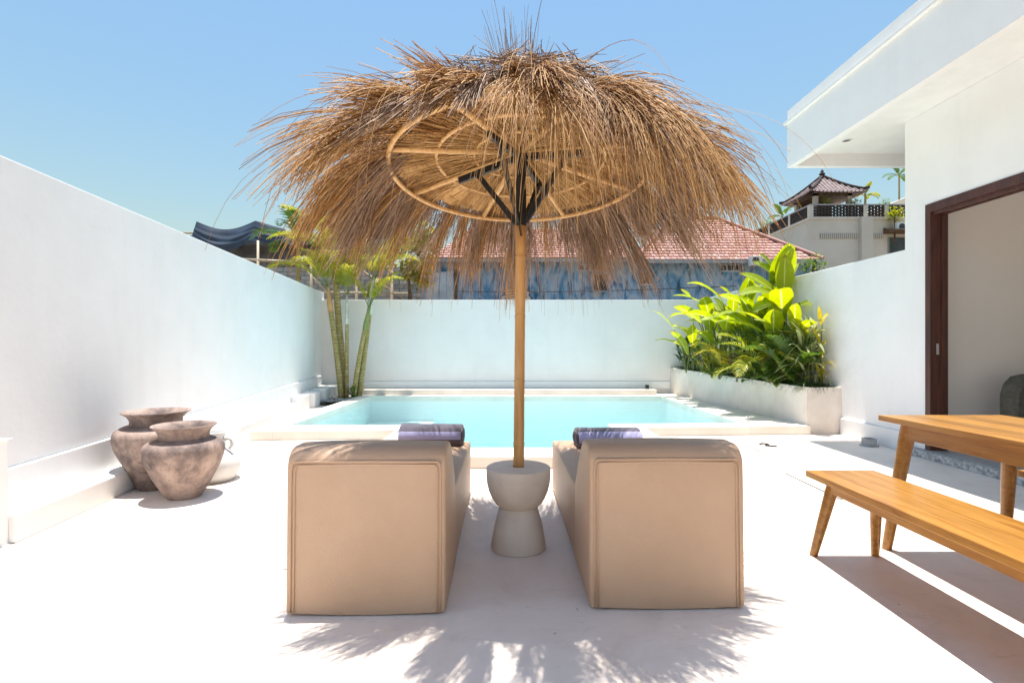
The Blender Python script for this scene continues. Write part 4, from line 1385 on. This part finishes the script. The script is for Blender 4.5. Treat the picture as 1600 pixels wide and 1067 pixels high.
def shrub(name, label, cat, x, d, n, h, r, mat, lmin, lmax, wr=.34, el=(10, 70), group='low leafy plants in the planter', stems=5, tilt=0):
    z0 = soilz(d)
    t = thing(name, label, cat, (x, d, z0), 0, group)
    m = MB()
    for i in range(stems):
        az = rnd.uniform(0, 360)
        e = Vector((x, d, z0)) + dirv(az, 0) * r * rnd.uniform(.1, .6) + Vector((0, 0, h * rnd.uniform(.6, .95)))
        if e.x > 4.15: e.x = 4.15
        m.tube([(x + rnd.uniform(-.05, .05), d + rnd.uniform(-.05, .05), z0 - .02), Vector((x, d, z0)).lerp(e, .5) + Vector((0, 0, .03)), e], [.011, .008, .005], 5)
    m.build('stem', M['stalk'], t)
    m = MB()
    for i in range(n):
        az = rnd.uniform(0, 360)
        q = rnd.random()
        b = Vector((x, d, z0)) + dirv(az, 0) * r * rnd.uniform(.05, .75) + Vector((0, 0, h * (.1 + .85 * q)))
        L = rnd.uniform(lmin, lmax)
        dd = dirv(az + rnd.uniform(-40, 40), rnd.uniform(*el))
        if b.x + dd.x * L > 4.2: dd.x = -abs(dd.x) * .3; b.x = min(b.x, 4.12)
        blade(m, b, dd, (0, 0, 1), L, L * wr, 5, rnd.uniform(.5, 1.4), rnd.uniform(.05, .3), 0)
    m.build('foliage', M[mat], t, smooth=True)
    return t
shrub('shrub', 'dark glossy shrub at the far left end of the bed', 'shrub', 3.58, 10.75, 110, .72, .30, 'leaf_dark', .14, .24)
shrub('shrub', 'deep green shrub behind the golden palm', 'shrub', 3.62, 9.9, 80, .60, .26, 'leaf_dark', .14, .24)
shrub('croton', 'low yellow leaved croton near the left end of the bed', 'shrub', 3.56, 9.35, 60, .42, .22, 'leaf_yellow', .14, .24, .22)
shrub('cordyline', 'small burgundy leaved plant low in the middle of the bed', 'plant', 3.66, 8.45, 34, .36, .18, 'leaf_red', .18, .30, .22, (20, 75))
shrub('peace_lily', 'low broad leaved plant at the planter edge, left half', 'plant', 3.60, 9.0, 46, .26, .24, 'leaf_mid', .18, .30, .36, (5, 50))
shrub('peace_lily', 'low broad leaved plant at the planter edge, right below the burgundy plant', 'plant', 3.70, 8.05, 46, .28, .24, 'leaf_mid', .18, .32, .36, (5, 50))
shrub('peace_lily', 'low broad leaved plant at the planter edge under the yellow green palm', 'plant', 3.78, 7.55, 50, .28, .22, 'leaf_mid', .18, .30, .38, (5, 50))
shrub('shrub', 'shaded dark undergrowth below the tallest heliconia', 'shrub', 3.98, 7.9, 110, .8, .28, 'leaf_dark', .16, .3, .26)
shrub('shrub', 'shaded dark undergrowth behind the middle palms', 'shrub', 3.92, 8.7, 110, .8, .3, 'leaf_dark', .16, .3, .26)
shrub('dracaena', 'pale striped narrow leaved dracaena at the front end of the bed', 'plant', 4.0, 7.12, 90, .85, .26, 'leaf_pale', .24, .42, .10, (-35, 65), stems=8)
shrub('lady_palm', 'dark narrow leaved cane plant beside the pale dracaena', 'plant', 3.98, 7.45, 120, .85, .26, 'leaf_mid', .22, .36, .09, (-20, 60), stems=7)
shrub('ti_plant', 'tall thin plant with a yellow orange leaf tuft against the right wall', 'plant', 4.10, 7.02, 26, .95, .12, 'leaf_yellow', .18, .32, .18, (-10, 70), stems=4)

# round fan leaf plant
t = thing('fan_palm', 'small fan palm with round pleated leaves at the planter edge', 'plant', (3.86, 7.35, soilz(7.35)), 0, 'low leafy plants in the planter')
for (cx, cy, cz, az, el, Lr) in ((3.84, 7.28, .86, 200, 25, .30), (3.95, 7.2, .74, 260, 15, .26), (3.78, 7.45, .78, 170, 30, .25)):
    m = MB()
    b = Vector((3.86, 7.35, soilz(7.35))); c0 = Vector((cx, cy, cz))
    m.tube([b, b.lerp(c0, .6) + Vector((0, 0, .05)), c0], .006, 5, mi=0)
    for vi in range(len(m.v)): m.uv[vi] = (.5, 0)
    d0 = dirv(az, el); nrm = (Vector((-.3, -.7, .7)) - d0 * Vector((-.3, -.7, .7)).dot(d0)).normalized(); sd = d0.cross(nrm)
    for i in range(15):
        an = R(-105 + 210 * i / 14)
        dd = d0 * math.cos(an) + sd * math.sin(an)
        blade(m, c0, dd, nrm, Lr, .085, 4, .12, .3, 0, shape=lambda u: min(1, .15 + u * 1.1), mi=1)
    m.build('leaf', None, t, mats=[M['stalk'], M['leaf_mid']])

# mondo grass along the planter lip
m = MB()
for i in range(2600):
    d = 6.78 + (BW - 6.9) * rnd.random() ** 1.5
    e_ = rnd.random()
    if i < 450:
        x = rnd.uniform(plx(6.8) + .05, 4.18); d = rnd.uniform(6.80, 7.0)
    else:
        x = plx(d) + .06 + .16 * e_
    z = soilz(d) + rnd.uniform(-.01, .05)
    az = rnd.choice((180, 180, 250, 200)) + rnd.uniform(-70, 70)
    L = rnd.uniform(.10, .24)
    dd = dirv(az, rnd.uniform(25, 75))
    p = Vector((x, d, z)); w = dd.cross(Vector((0, 0, 1))).normalized() * rnd.uniform(.003, .005)
    pts = [p]
    for k in range(4):
        p = p + dd * L / 4; dd = (dd + Vector((0, 0, -.55))).normalized(); pts.append(p)
    o = len(m.v)
    for k, q in enumerate(pts):
        s = 1 - .8 * k / 4
        m.v += [tuple(q - w * s), tuple(q + w * s)]
    for k in range(4):
        m.f.append([o + 2 * k, o + 2 * k + 1, o + 2 * k + 3, o + 2 * k + 2]); m.mi.append(0)
tag(m.build('mondo_grass', M['leaf_grass']), kind='stuff')

# ------------------------------------------------------------------ buildings beyond the walls
def tiled_slope(mbt, mbg, a, b, c, d, cw=.19, ch=.235, th=.025):
    """a-b eave (left to right), d-c ridge; tiles clipped to the trapezoid"""
    a, b, c, d = map(Vector, (a, b, c, d))
    ex = (b - a).normalized()
    mid_e = (a + b) / 2; 
    nrm = ex.cross(d - a).normalized()
    if nrm.z < 0: nrm = -nrm
    up = nrm.cross(ex).normalized()
    if up.z < 0: up = -up
    H = (d - a).dot(up)
    mbg.add([a - nrm * .02, b - nrm * .02, c - nrm * .02, d - nrm * .02], [(0, 1, 2, 3)])
    xl1 = (d - a).dot(ex); xr0 = (b - a).dot(ex); xr1 = (c - a).dot(ex)
    nrw = int(H / ch)
    for r in range(nrw):
        v0 = r * ch; u = (v0 + ch / 2) / H
        x0 = xl1 * u; x1 = xr0 + (xr1 - xr0) * u
        n = int((x1 - x0) / cw)
        for k in range(n):
            p = a + ex * (x0 + k * cw + (cw * .5 * (r % 2) if False else 0)) + up * v0
            w = cw * .90
            q = [p + nrm * (th + .012), p + ex * w + nrm * (th + .012), p + ex * w + up * ch * 1.0 + nrm * .004, p + up * ch * 1.0 + nrm * .004, p - nrm * 0, p + ex * w]
            mbt.add(q, [(0, 1, 2, 3), (4, 5, 1, 0)])

t = thing('mural_house', 'old low house beyond the back wall, blue mural painted walls under red tiled roofs', 'house', (3, 18, 0))
BD = 18.0
MB().box(-3.4, 10.2, BD, BD + 6, -.05, 4.05).build('wall', M['mural'], t)
mt = MB(); mg = MB()
tiled_slope(mt, mg, (-2.75, BD - .35, 4.08), (4.2, BD - .35, 4.08), (3.6, BD + 2.6, 5.75), (-1.6, BD + 2.6, 5.75))
r1 = mg.build('roof', M['tile_gap'], t); o = mt.build('tiles', M['tile'], r1); o['kind'] = 'stuff'
mt = MB(); mg = MB()
tiled_slope(mt, mg, (4.15, BD - .45, 4.0), (10.4, BD - .45, 4.0), (8.1, BD + 2.8, 6.15), (6.3, BD + 2.8, 6.15))
mg.add([(4.15, BD - .45, 4.0), (6.3, BD + 2.8, 6.15), (4.15, BD + 6, 4.0)], [(0, 1, 2)])
mg.add([(10.4, BD - .45, 4.0), (8.1, BD + 2.8, 6.15), (10.4, BD + 6, 4.0)], [(0, 1, 2)])
r2 = mg.build('roof', M['tile_gap'], t); o = mt.build('tiles', M['tile'], r2); o['kind'] = 'stuff'
MB().tube([(4.15, BD - .45, 4.05), (6.3, BD + 2.8, 6.2), (8.1, BD + 2.8, 6.2), (10.4, BD - .45, 4.05)], .07, 8).build('ridge_cap', M['tile'], r2)
MB().box(4.1, 10.4, BD - .5, BD - .46, 3.88, 4.0).build('gutter', M['grey_metal'], r2)
MB().box(-2.75, 4.1, BD - .42, BD - .38, 3.94, 4.06).build('gutter', M['grey_metal'], r1)
for (px0, px1, py0, py1) in ((1003, 1014, 428, 442), (700, 713, 428, 440), (930, 945, 432, 452)):
    x0, _, z1 = P(px0, py0, BD); x1, _, z0 = P(px1, py1, BD)
    w = MB().box(x0 - .05, x0, BD - .10, BD - .002, z0 - .05, z1 + .05).box(x1, x1 + .05, BD - .10, BD - .002, z0 - .05, z1 + .05).box(x0, x1, BD - .10, BD - .002, z1, z1 + .05).box(x0, x1, BD - .10, BD - .002, z0 - .05, z0).build('window', M['old_wood'], t)
    MB().box(x0, x1, BD - .02, BD - .004, z0, z1).build('pane', M['dark_glass'], w)
    MB().box(x0 - .08, x1 + .08, BD - .16, BD - .003, z0 - .10, z0 - .052).build('sill', M['plank_blue'], w)
for (px0, px1, py0, py1, nn) in ((905, 938, 413, 424, 4), (1125, 1156, 413, 425, 3)):
    x0, _, z1 = P(px0, py0, BD); x1, _, z0 = P(px1, py1, BD)
    v = MB().box(x0, x1, BD - .04, BD - .002, z0, z1).build('vent', M['plank_blue'], t)
    wd = (x1 - x0) / nn
    for k in range(nn):
        MB().box(x0 + k * wd + .03, x0 + (k + 1) * wd - .03, BD - .05, BD - .041, z0 + .05, z1 - .05).build('opening', M['dark_glass'], v)
# painted cartoon free line drawing of a fist on the mural
x0, _, z0 = P(783, 470, BD)
m = MB()
yy = BD - .004
pol = [(0, 0), (1.0, 0), (1.05, .1), (.95, .2), (1.02, .32), (.8, .42), (.55, .38), (.3, .44), (.08, .36), (.15, .25), (0, .15)]
m.add([(x0 + a, yy, z0 + b) for a, b in pol], [tuple(range(len(pol)))])
mm_ = m.build('mural_drawing', M['mural_white'], t)
m = MB()
m.tube([(x0 + a, yy - .012, z0 + b) for a, b in pol + pol[:1]], .018, 5)
for k in range(3):
    zb = z0 + .08 + k * .1
    m.tube([(x0 + .12, yy - .012, zb), (x0 + .4, yy - .012, zb + .05), (x0 + .7, yy - .012, zb + .02), (x0 + .9, yy - .012, zb + .05)], .014, 5)
m.build('outline', M['black_plastic'], mm_)

def aircon(label, x, y, z, w=.55, h=.40):
    t = thing('air_conditioner', label, 'air conditioner', (x, y, z))
    MB().box(x - w / 2, x + w / 2, y, y + .25, z, z + h).build('casing', M['white_paint'], t, bevel=.015)
    MB().lathe((0, 0, 0), [(h * .38, 0), (h * .38, .012), (h * .34, .012), (h * .34, 0)], 20).v
    m = MB(); m.lathe((0, 0, 0), [(.001, .01), (h * .34, .01), (h * .38, 0)], 20)
    m.v = [(x - w * .12 + p[0], y - p[2] - .002, z + h / 2 + p[1]) for p in m.v]
    m.build('fan', M['dark_glass'], t)
    for sx in (-.2, .2):
        MB().box(x + sx * w / .5 * .5 - .02, x + sx * w - .0 + .02 if False else x + sx * w / .5 * .5 + .02, y + .02, y + .23, z - .05, z - .001).build('foot', M['grey_metal'], t)
    return t
q = P(1183, 414, BD - .75)
aircon('white air conditioner below the eave of the red roof', q[0], BD - .75, q[2], .36, .30)

# cables
m = MB()
a = Vector(P(560, 452, 15.5)); b = Vector(P(1150, 447, 15.5))
m.tube([a.lerp(b, i / 12) + Vector((0, 0, -.12 * math.sin(math.pi * i / 12))) for i in range(13)], .012, 5)
tag(m.build('cable', M['black_plastic']), 'thin black cable strung across in front of the blue mural house', 'cable')

# beige building with roof pavilion
t = thing('apartment_building', 'beige three storey building on the right with a brick roof railing', 'building', (15, 26, 0))
AX, AY = 14.8, 26.0
zf = CAM_H + 197 / 820 * AY
zr = CAM_H + 219 / 820 * AY
MB().box(AX, 30, AY, 33, -.05, zf).build('wall', M['beige'], t)
MB().box(AX - .06, 30, AY - .06, 33.05, zf, zf + .12).build('cornice', M['beige'], t)
def ax(px): return (px - 800) / 820 * AY
def az_(py): return CAM_H + (540 - py) / 820 * AY
MB().box(ax(1342), ax(1360), AY - .22, AY - .002, -.05, zf + .1).build('pilaster', M['beige'], t)
for p0, p1 in ((1281, 1340), (1361, 1380)):
    v = MB().box(ax(p0), ax(p1), AY - .03, AY - .002, az_(373), az_(365)).build('vent', M['beige_dark'], t)
    nn = int((p1 - p0) / 3)
    m = MB()
    for k in range(nn):
        xx = ax(p0) + (k + .5) * (ax(p1) - ax(p0)) / nn
        m.box(xx - .02, xx + .02, AY - .05, AY - .031, az_(373), az_(365))
    m.build('bars', M['beige'], v)
w = MB().box(ax(1387), ax(1425), AY - .04, AY - .002, az_(410), az_(371)).build('window', M['beige_dark'], t)
MB().box(ax(1389), ax(1425), AY - .05, AY - .041, az_(410), az_(372)).build('pane', M['dark_glass'], w)
MB().prism([(ax(1380), AY - .9), (ax(1430), AY - .9), (ax(1430), AY - .002), (ax(1380), AY - .002)], az_(366) , [az_(366) + .06, az_(366) + .06, az_(366) + .3, az_(366) + .3]).build('awning', M['old_wood'], t)
# left flank window with awning
MB().box(AX - .03, AX - .002, 28.2, 29.2, 4.9, 6.0).build('window', M['dark_glass'], t)
MB().prism([(AX - .7, 28.0), (AX - .002, 28.0), (AX - .002, 29.6), (AX - .7, 29.6)], 6.05, [6.12, 6.4, 6.4, 6.12]).build('awning', M['old_wood'], t)
# perforated brick railing: courses of bricks with gaps
RZ = zr - zf - .12
m = MB()
rows = 8
bh = RZ / rows
for r in range(rows):
    z0 = zf + .12 + r * bh
    x = AX + .2 + (r % 2) * .16
    while x < 24:
        m.box(x, x + .22, AY, AY + .1, z0, z0 + bh * .9); x += .32
    y = AY + .2 + (r % 2) * .16
    while y < 33:
        m.box(AX, AX + .1, y, y + .26, z0, z0 + bh * .9); y += .32
o = m.build('railing_bricks', M['railing'], t); o['kind'] = 'stuff'
m = MB()
m.box(AX - .03, 24, AY - .03, AY + .14, zr, zr + .06); m.box(AX - .03, AX + .14, AY + .14, 33, zr, zr + .06)
m.build('railing_cap', M['grey_metal'], t)
for xx in (AX + .02, ax(1352), ax(1385)):
    MB().box(xx - .1, xx + .1, AY - .025, AY + .16, zf + .12, zr).build('railing_post', M['beige'], t)
for yy in (28.0, 30.2, 32.4):
    MB().box(AX - .025, AX + .16, yy - .09, yy + .09, zf + .12, zr).build('railing_post', M['beige'], t)
q = P(1402, 364, AY - .5)
aircon('white air conditioner on the beige building above its window', ax(1402), AY - .45, az_(364), .72, .42)
# sloping gable behind
m = MB()
g0 = P(1362, 330, 34); g1 = P(1440, 285, 34)
m.add([(g0[0], 34, zf), (g1[0] + 4, 34, zf), (g1[0] + 4, 34, g1[2] + 1), (g0[0], 34, g0[2]), (g0[0], 37, zf), (g1[0] + 4, 37, zf), (g1[0] + 4, 37, g1[2] + 1), (g0[0], 37, g0[2])],
      [(0, 1, 2, 3), (4, 7, 6, 5), (3, 2, 6, 7), (0, 3, 7, 4), (1, 5, 6, 2)])
m.box(g0[0] - .5, 30, 33.2, 38, -.05, zf - .01)
tag(m.build('gable_building', M['beige']), 'pale building with a sloping gable rising behind the roof terrace', 'building')

# pavilion
cx, cy = 16.25, 27.5
t = thing('pavilion', 'small roof terrace pavilion with a curved pagoda roof and finial', 'pavilion', (cx, cy, zf))
hs = 1.30
ze, za = CAM_H + 238 / 820 * 26.3, CAM_H + 262 / 820 * 27.5
zbase = zf + .1
for sx in (-1, 1):
    for sy in (-1, 1):
        MB().box(cx + sx * .85 - .1, cx + sx * .85 + .1, cy + sy * .85 - .1, cy + sy * .85 + .1, zbase, ze + .1).build('column', M['beige'], t)
MB().box(cx - .95, cx + .95, cy - .95, cy + .95, ze - .06, ze + .08).build('beam', M['old_wood'], t)
MB().box(cx - .8, cx + .8, cy + .5, cy + .8, zbase, ze - .07).build('back_panel', M['old_wood'], t)
m = MB(); K = 8; Wd = 10
for side in range(4):
    ca, sa = math.cos(side * math.pi / 2), math.sin(side * math.pi / 2)
    g = []
    for i in range(K + 1):
        u = i / K
        half = hs * 1.12 * (1 - u) + .06 * u
        zc = ze + (za - ze) * (u ** 1.25)
        row = []
        for j in range(Wd + 1):
            v = -1 + 2 * j / Wd
            lift = .10 * (abs(v) ** 4) * (1 - u) ** 2
            x, y = v * half, -half
            row.append((cx + x * ca - y * sa, cy + x * sa + y * ca, zc + lift))
        g.append(row)
    vs = [p for r in g for p in r]
    m.add(vs, [(i * (Wd + 1) + j, i * (Wd + 1) + j + 1, (i + 1) * (Wd + 1) + j + 1, (i + 1) * (Wd + 1) + j) for i in range(K) for j in range(Wd)])
rf_ = m.build('roof', M['tile_grey'], t)
m = MB()
for side in range(4):
    ca, sa = math.cos(side * math.pi / 2), math.sin(side * math.pi / 2)
    for k in range(-7, 8):
        v = k / 7.3
        pts = []
        for i in range(7):
            u = i / 6 * (1 - abs(v) * .97)
            half = hs * 1.12 * (1 - u) + .06 * u
            zc = ze + (za - ze) * (u ** 1.25) + .10 * (abs(v * hs * 1.12 / half) ** 4 if half > abs(v) * hs * 1.12 else 1) * (1 - u) ** 2
            x, y = v * hs * 1.12, -half
            pts.append((cx + x * ca - y * sa, cy + x * sa + y * ca, zc + .02))
        m.tube(pts, .045, 5)
o = m.build('roof_tiles', M['tile_grey'], rf_); o['kind'] = 'stuff'
for side in range(4):
    ca, sa = math.cos(side * math.pi / 2), math.sin(side * math.pi / 2)
    pts = []
    for i in range(9):
        u = i / 8
        half = hs * 1.14 * (1 - u) + .06 * u
        zc = ze + (za - ze) * (u ** 1.25) + .10 * (1 - u) ** 2 + .05
        pts.append((cx + half * ca + half * sa, cy + half * sa - half * ca, zc))
    pts[0] = (pts[0][0], pts[0][1], pts[0][2] + .08)
    MB().tube(pts, .075, 6).build('hip_ridge', M['railing'], rf_)
MB().lathe((cx, cy, za - .03), [(.001, 0), (.16, 0), (.17, .08), (.08, .12), (.14, .2), (.15, .24), (.06, .3), (.09, .37), (.03, .43), (.001, .52)], 14).build('finial', M['railing'], rf_)

# greenery on the roof terrace (each its own plant)
def far_palm(label, px, py, d, base_z, L, n, mat='leaf_palm', cat='palm', name='palm_tree'):
    c = Vector(P(px, py, d))
    t = thing(name, label, cat, (c.x, d, base_z))
    MB().tube([(c.x, d, base_z), (c.x, d, c.z)], [.07, .05], 8).build('trunk', M['trunk'], t)
    for i in range(n):
        m = MB()
        frond(m, c, dirv(360 * i / n + rnd.uniform(-15, 15), rnd.uniform(5, 70)), L * rnd.uniform(.8, 1.15), rnd.uniform(1, 2), L * .3, 14, .4, .2, .02, .07, .5)
        m.build('frond', None, t, mats=[M['stalk'], M[mat]])
far_palm('yellow green palm on the roof terrace right of the pavilion', 1352, 306, 27.5, zf, .75, 8)
far_palm('palm on the roof terrace left of the pavilion, bent outwards', 1222, 340, 30.5, zf, .95, 7, 'leaf_mid')
far_palm('dark palm rising behind the gable, next to the house wall', 1405, 275, 36, zf, 1.0, 9, 'leaf_mid')
def far_bush(label, px, py, d, bz, r, n, mat, name='bush'):
    c = Vector(P(px, py, d))
    t = thing(name, label, 'bush', (c.x, d, bz))
    MB().tube([(c.x, d, bz), (c.x, d, c.z)], [.05, .03], 6).build('trunk', M['old_wood'], t)
    m = MB()
    for i in range(n):
        v = Vector((rnd.gauss(0, 1), rnd.gauss(0, 1), rnd.gauss(0, .8))); v = v.normalized() * r * rnd.random() ** .4
        blade(m, c + v, dirv(rnd.uniform(0, 360), rnd.uniform(-20, 60)), (0, 0, 1), r * rnd.uniform(.3, .5), r * .16, 3, .6, .15)
    m.build('crown', M[mat], t)
far_bush('green bush on the terrace corner far left of the railing', 1200, 352, 32, zf, .5, 160, 'leaf_mid')
far_bush('clipped low hedge plant on the terrace in front of the pavilion', 1292, 316, 26.3, zf, .28, 120, 'leaf_palm')
far_bush('yellowish terrace bush to the right of the pavilion columns', 1335, 317, 26.4, zf, .30, 120, 'leaf_palm')
far_bush('leafy bush hanging over the railing above the air conditioner', 1398, 336, 25.7, 6.2, .42, 170, 'leaf_palm')
far_bush('low round bush on the terrace under the sloping gable', 1384, 318, 26.5, zf, .28, 100, 'leaf_mid')
far_bush('small bright bush peeking over the right wall beside the tiled roof', 1271, 416, 12.0, 0, .28, 160, 'leaf_mid')

# unfinished house at the left with tarpaulin and scaffold
t = thing('unfinished_house', 'unfinished grey cement house beyond the left wall', 'house', (-7, 15, 0))
MB().box(-9.6, -4.6, 16.0, 19, -.05, 4.15).build('wall', M['grey_render'], t)
MB().box(-9.7, -4.5, 15.7, 19.1, 4.15, 4.42).build('slab', M['grey_render'], t)
# block wall with individual blocks
t = thing('block_wall', 'grey concrete block wall behind the corner palms', 'wall', (-4.6, 14.4, 0))
BY = 14.4
MB().box(-7.2, -2.6, BY + .01, BY + .15, -.05, 3.28).build('mortar_bed', M['mortar'], t)
shared = None
bwid, bhei = .235, .115
nrow = 0
zz = 2.0
while zz < 3.25:
    x = -7.2 + (.12 if nrow % 2 else 0)
    while x < -2.65:
        if shared is None:
            shared = MB().box(-bwid / 2 + .007, bwid / 2 - .007, -.02, .02, .007, bhei - .004).build('block', M['block'], t, local=True, bevel=.004)
            ob = shared
        else:
            ob = shared.copy(); col.objects.link(ob); ob.parent = t
        ob.location = (x + bwid / 2 + 4.6, rnd.uniform(-.006, .006), zz)
        x += bwid
    zz += bhei; nrow += 1
MB().box(-7.2, -2.6, BY - .01, BY + .008, -.05, 1.99).build('base_course', M['mortar'], t)
# tarpaulin
t = thing('tarpaulin', 'sagging black blue tarpaulin stretched over the unfinished house', 'tarpaulin', (-7.5, 15.0, 4))
m = MB()
A = Vector(P(307, 346, 15.2)); B = Vector(P(399, 345, 15.2)); Cc = Vector(P(445, 357, 15.2))
nU, nV = 44, 26
def tarp_pt(u, v):
    if u < .66:
        k = u / .66
        top = Vector(P(307 + 92 * k, 346 - k + 13 * math.sin(math.pi * k), 15.1))
        bot = Vector(P(298 + 97 * k, 374 + 20 * math.sin(math.pi * min(1, k * 1.05)) + 2 * k, 14.9))
        sag = math.sin(math.pi * k)
    else:
        k = (u - .66) / .34
        top = Vector(P(399 + 46 * k, 345 + 13 * k, 15.1))
        bot = Vector(P(395 + 60 * k, 377 + 6 * k, 14.9))
        sag = .5 * math.sin(math.pi * k)
    p = top.lerp(bot, v)
    f = (math.sin(v * 26 + 3 * math.sin(u * 6)) + .8 * math.sin(v * 11 + u * 14)) * math.sin(math.pi * v)
    p.y += -.12 * math.sin(math.pi * v) * sag + .010 * f * (.4 + sag)
    p.z -= .10 * sag * math.sin(math.pi * v)
    return p
vs = [tarp_pt(i / nU, j / nV) for i in range(nU + 1) for j in range(nV + 1)]
m.add(vs, [(i * (nV + 1) + j, i * (nV + 1) + j + 1, (i + 1) * (nV + 1) + j + 1, (i + 1) * (nV + 1) + j) for i in range(nU) for j in range(nV)])
m.build('sheet', M['tarp'], t, smooth=True)
MB().tube([Vector(P(280, 364, 15.1)), Vector(P(440, 366, 15.1))], .03, 8).build('ridge_pole', M['bamboo_old'], t)
# scaffold poles
t = thing('scaffold', 'weathered bamboo scaffolding in front of the unfinished house', 'scaffold', (-6, 14.2, 0))
SD = 14.15
def spole(a, b, r=.035):
    MB().tube([Vector(P(a[0], a[1], SD)), Vector(P(b[0], b[1], SD))], r, 8).build('pole', M['bamboo_old'], t, smooth=True)
for x in (403, 486, 557, 612):
    a = Vector(P(x, 376 if x == 403 else 400, SD))
    MB().tube([(a.x, SD, 0), (a.x, SD, a.z)], .035, 8).build('pole', M['bamboo_old'], t, smooth=True)
spole((370, 405), (455, 409)); spole((500, 457), (640, 459)); spole((460, 402), (520, 468), .02); spole((555, 415), (635, 470), .02)
t = thing('plank_gate', 'pale blue grey plank gate between the block wall and the mural house', 'gate', (-2.3, 14.6, 0))
for k in range(5):
    x = -2.62 + k * .2
    MB().box(x + .006, x + .194, 14.6 + .004 * (k % 2), 14.64, -.05, 3.18 + .03 * math.sin(k * 2.1)).build('plank', M['plank_blue'], t)
MB().box(-2.7, -2.64, 14.55, 14.66, -.05, 3.4).build('post', M['old_wood'], t)
MB().box(-1.6, -1.52, 14.55, 14.66, -.05, 3.4).build('post', M['old_wood'], t)

# trees beyond the back wall
def leafy_tree(label, x, d, h, r, n, mat):
    t = thing('tree', label, 'tree', (x, d, -.05))
    MB().tube([(x, d, -.05), (x + .1, d, h * .5), (x, d, h * .85)], [.09, .07, .03], 8).build('trunk', M['old_wood'], t)
    m = MB()
    cl = [Vector((x + rnd.gauss(0, r * .5), d + rnd.gauss(0, r * .4), h + rnd.gauss(0, r * .45))) for _ in range(14)]
    for i in range(n):
        c = rnd.choice(cl)
        v = Vector((rnd.gauss(0, 1), rnd.gauss(0, 1), rnd.gauss(0, .8))).normalized() * r * .38 * rnd.random() ** .5
        blade(m, c + v, dirv(rnd.uniform(0, 360), rnd.uniform(-40, 40)), (0, 0, 1), rnd.uniform(.14, .24), .075, 3, .6, .15)
    m.build('crown', M[mat], t)
leafy_tree('yellow green leafy tree beyond the back wall, seen through the thatch fringe', -2.55, 12.9, 3.35, .75, 1500, 'leaf_palm')
far_palm('dark fan leaved palm beyond the corner, left of the clump', 466, 378, 13.0, -.05, 1.15, 11, 'leaf_dark')
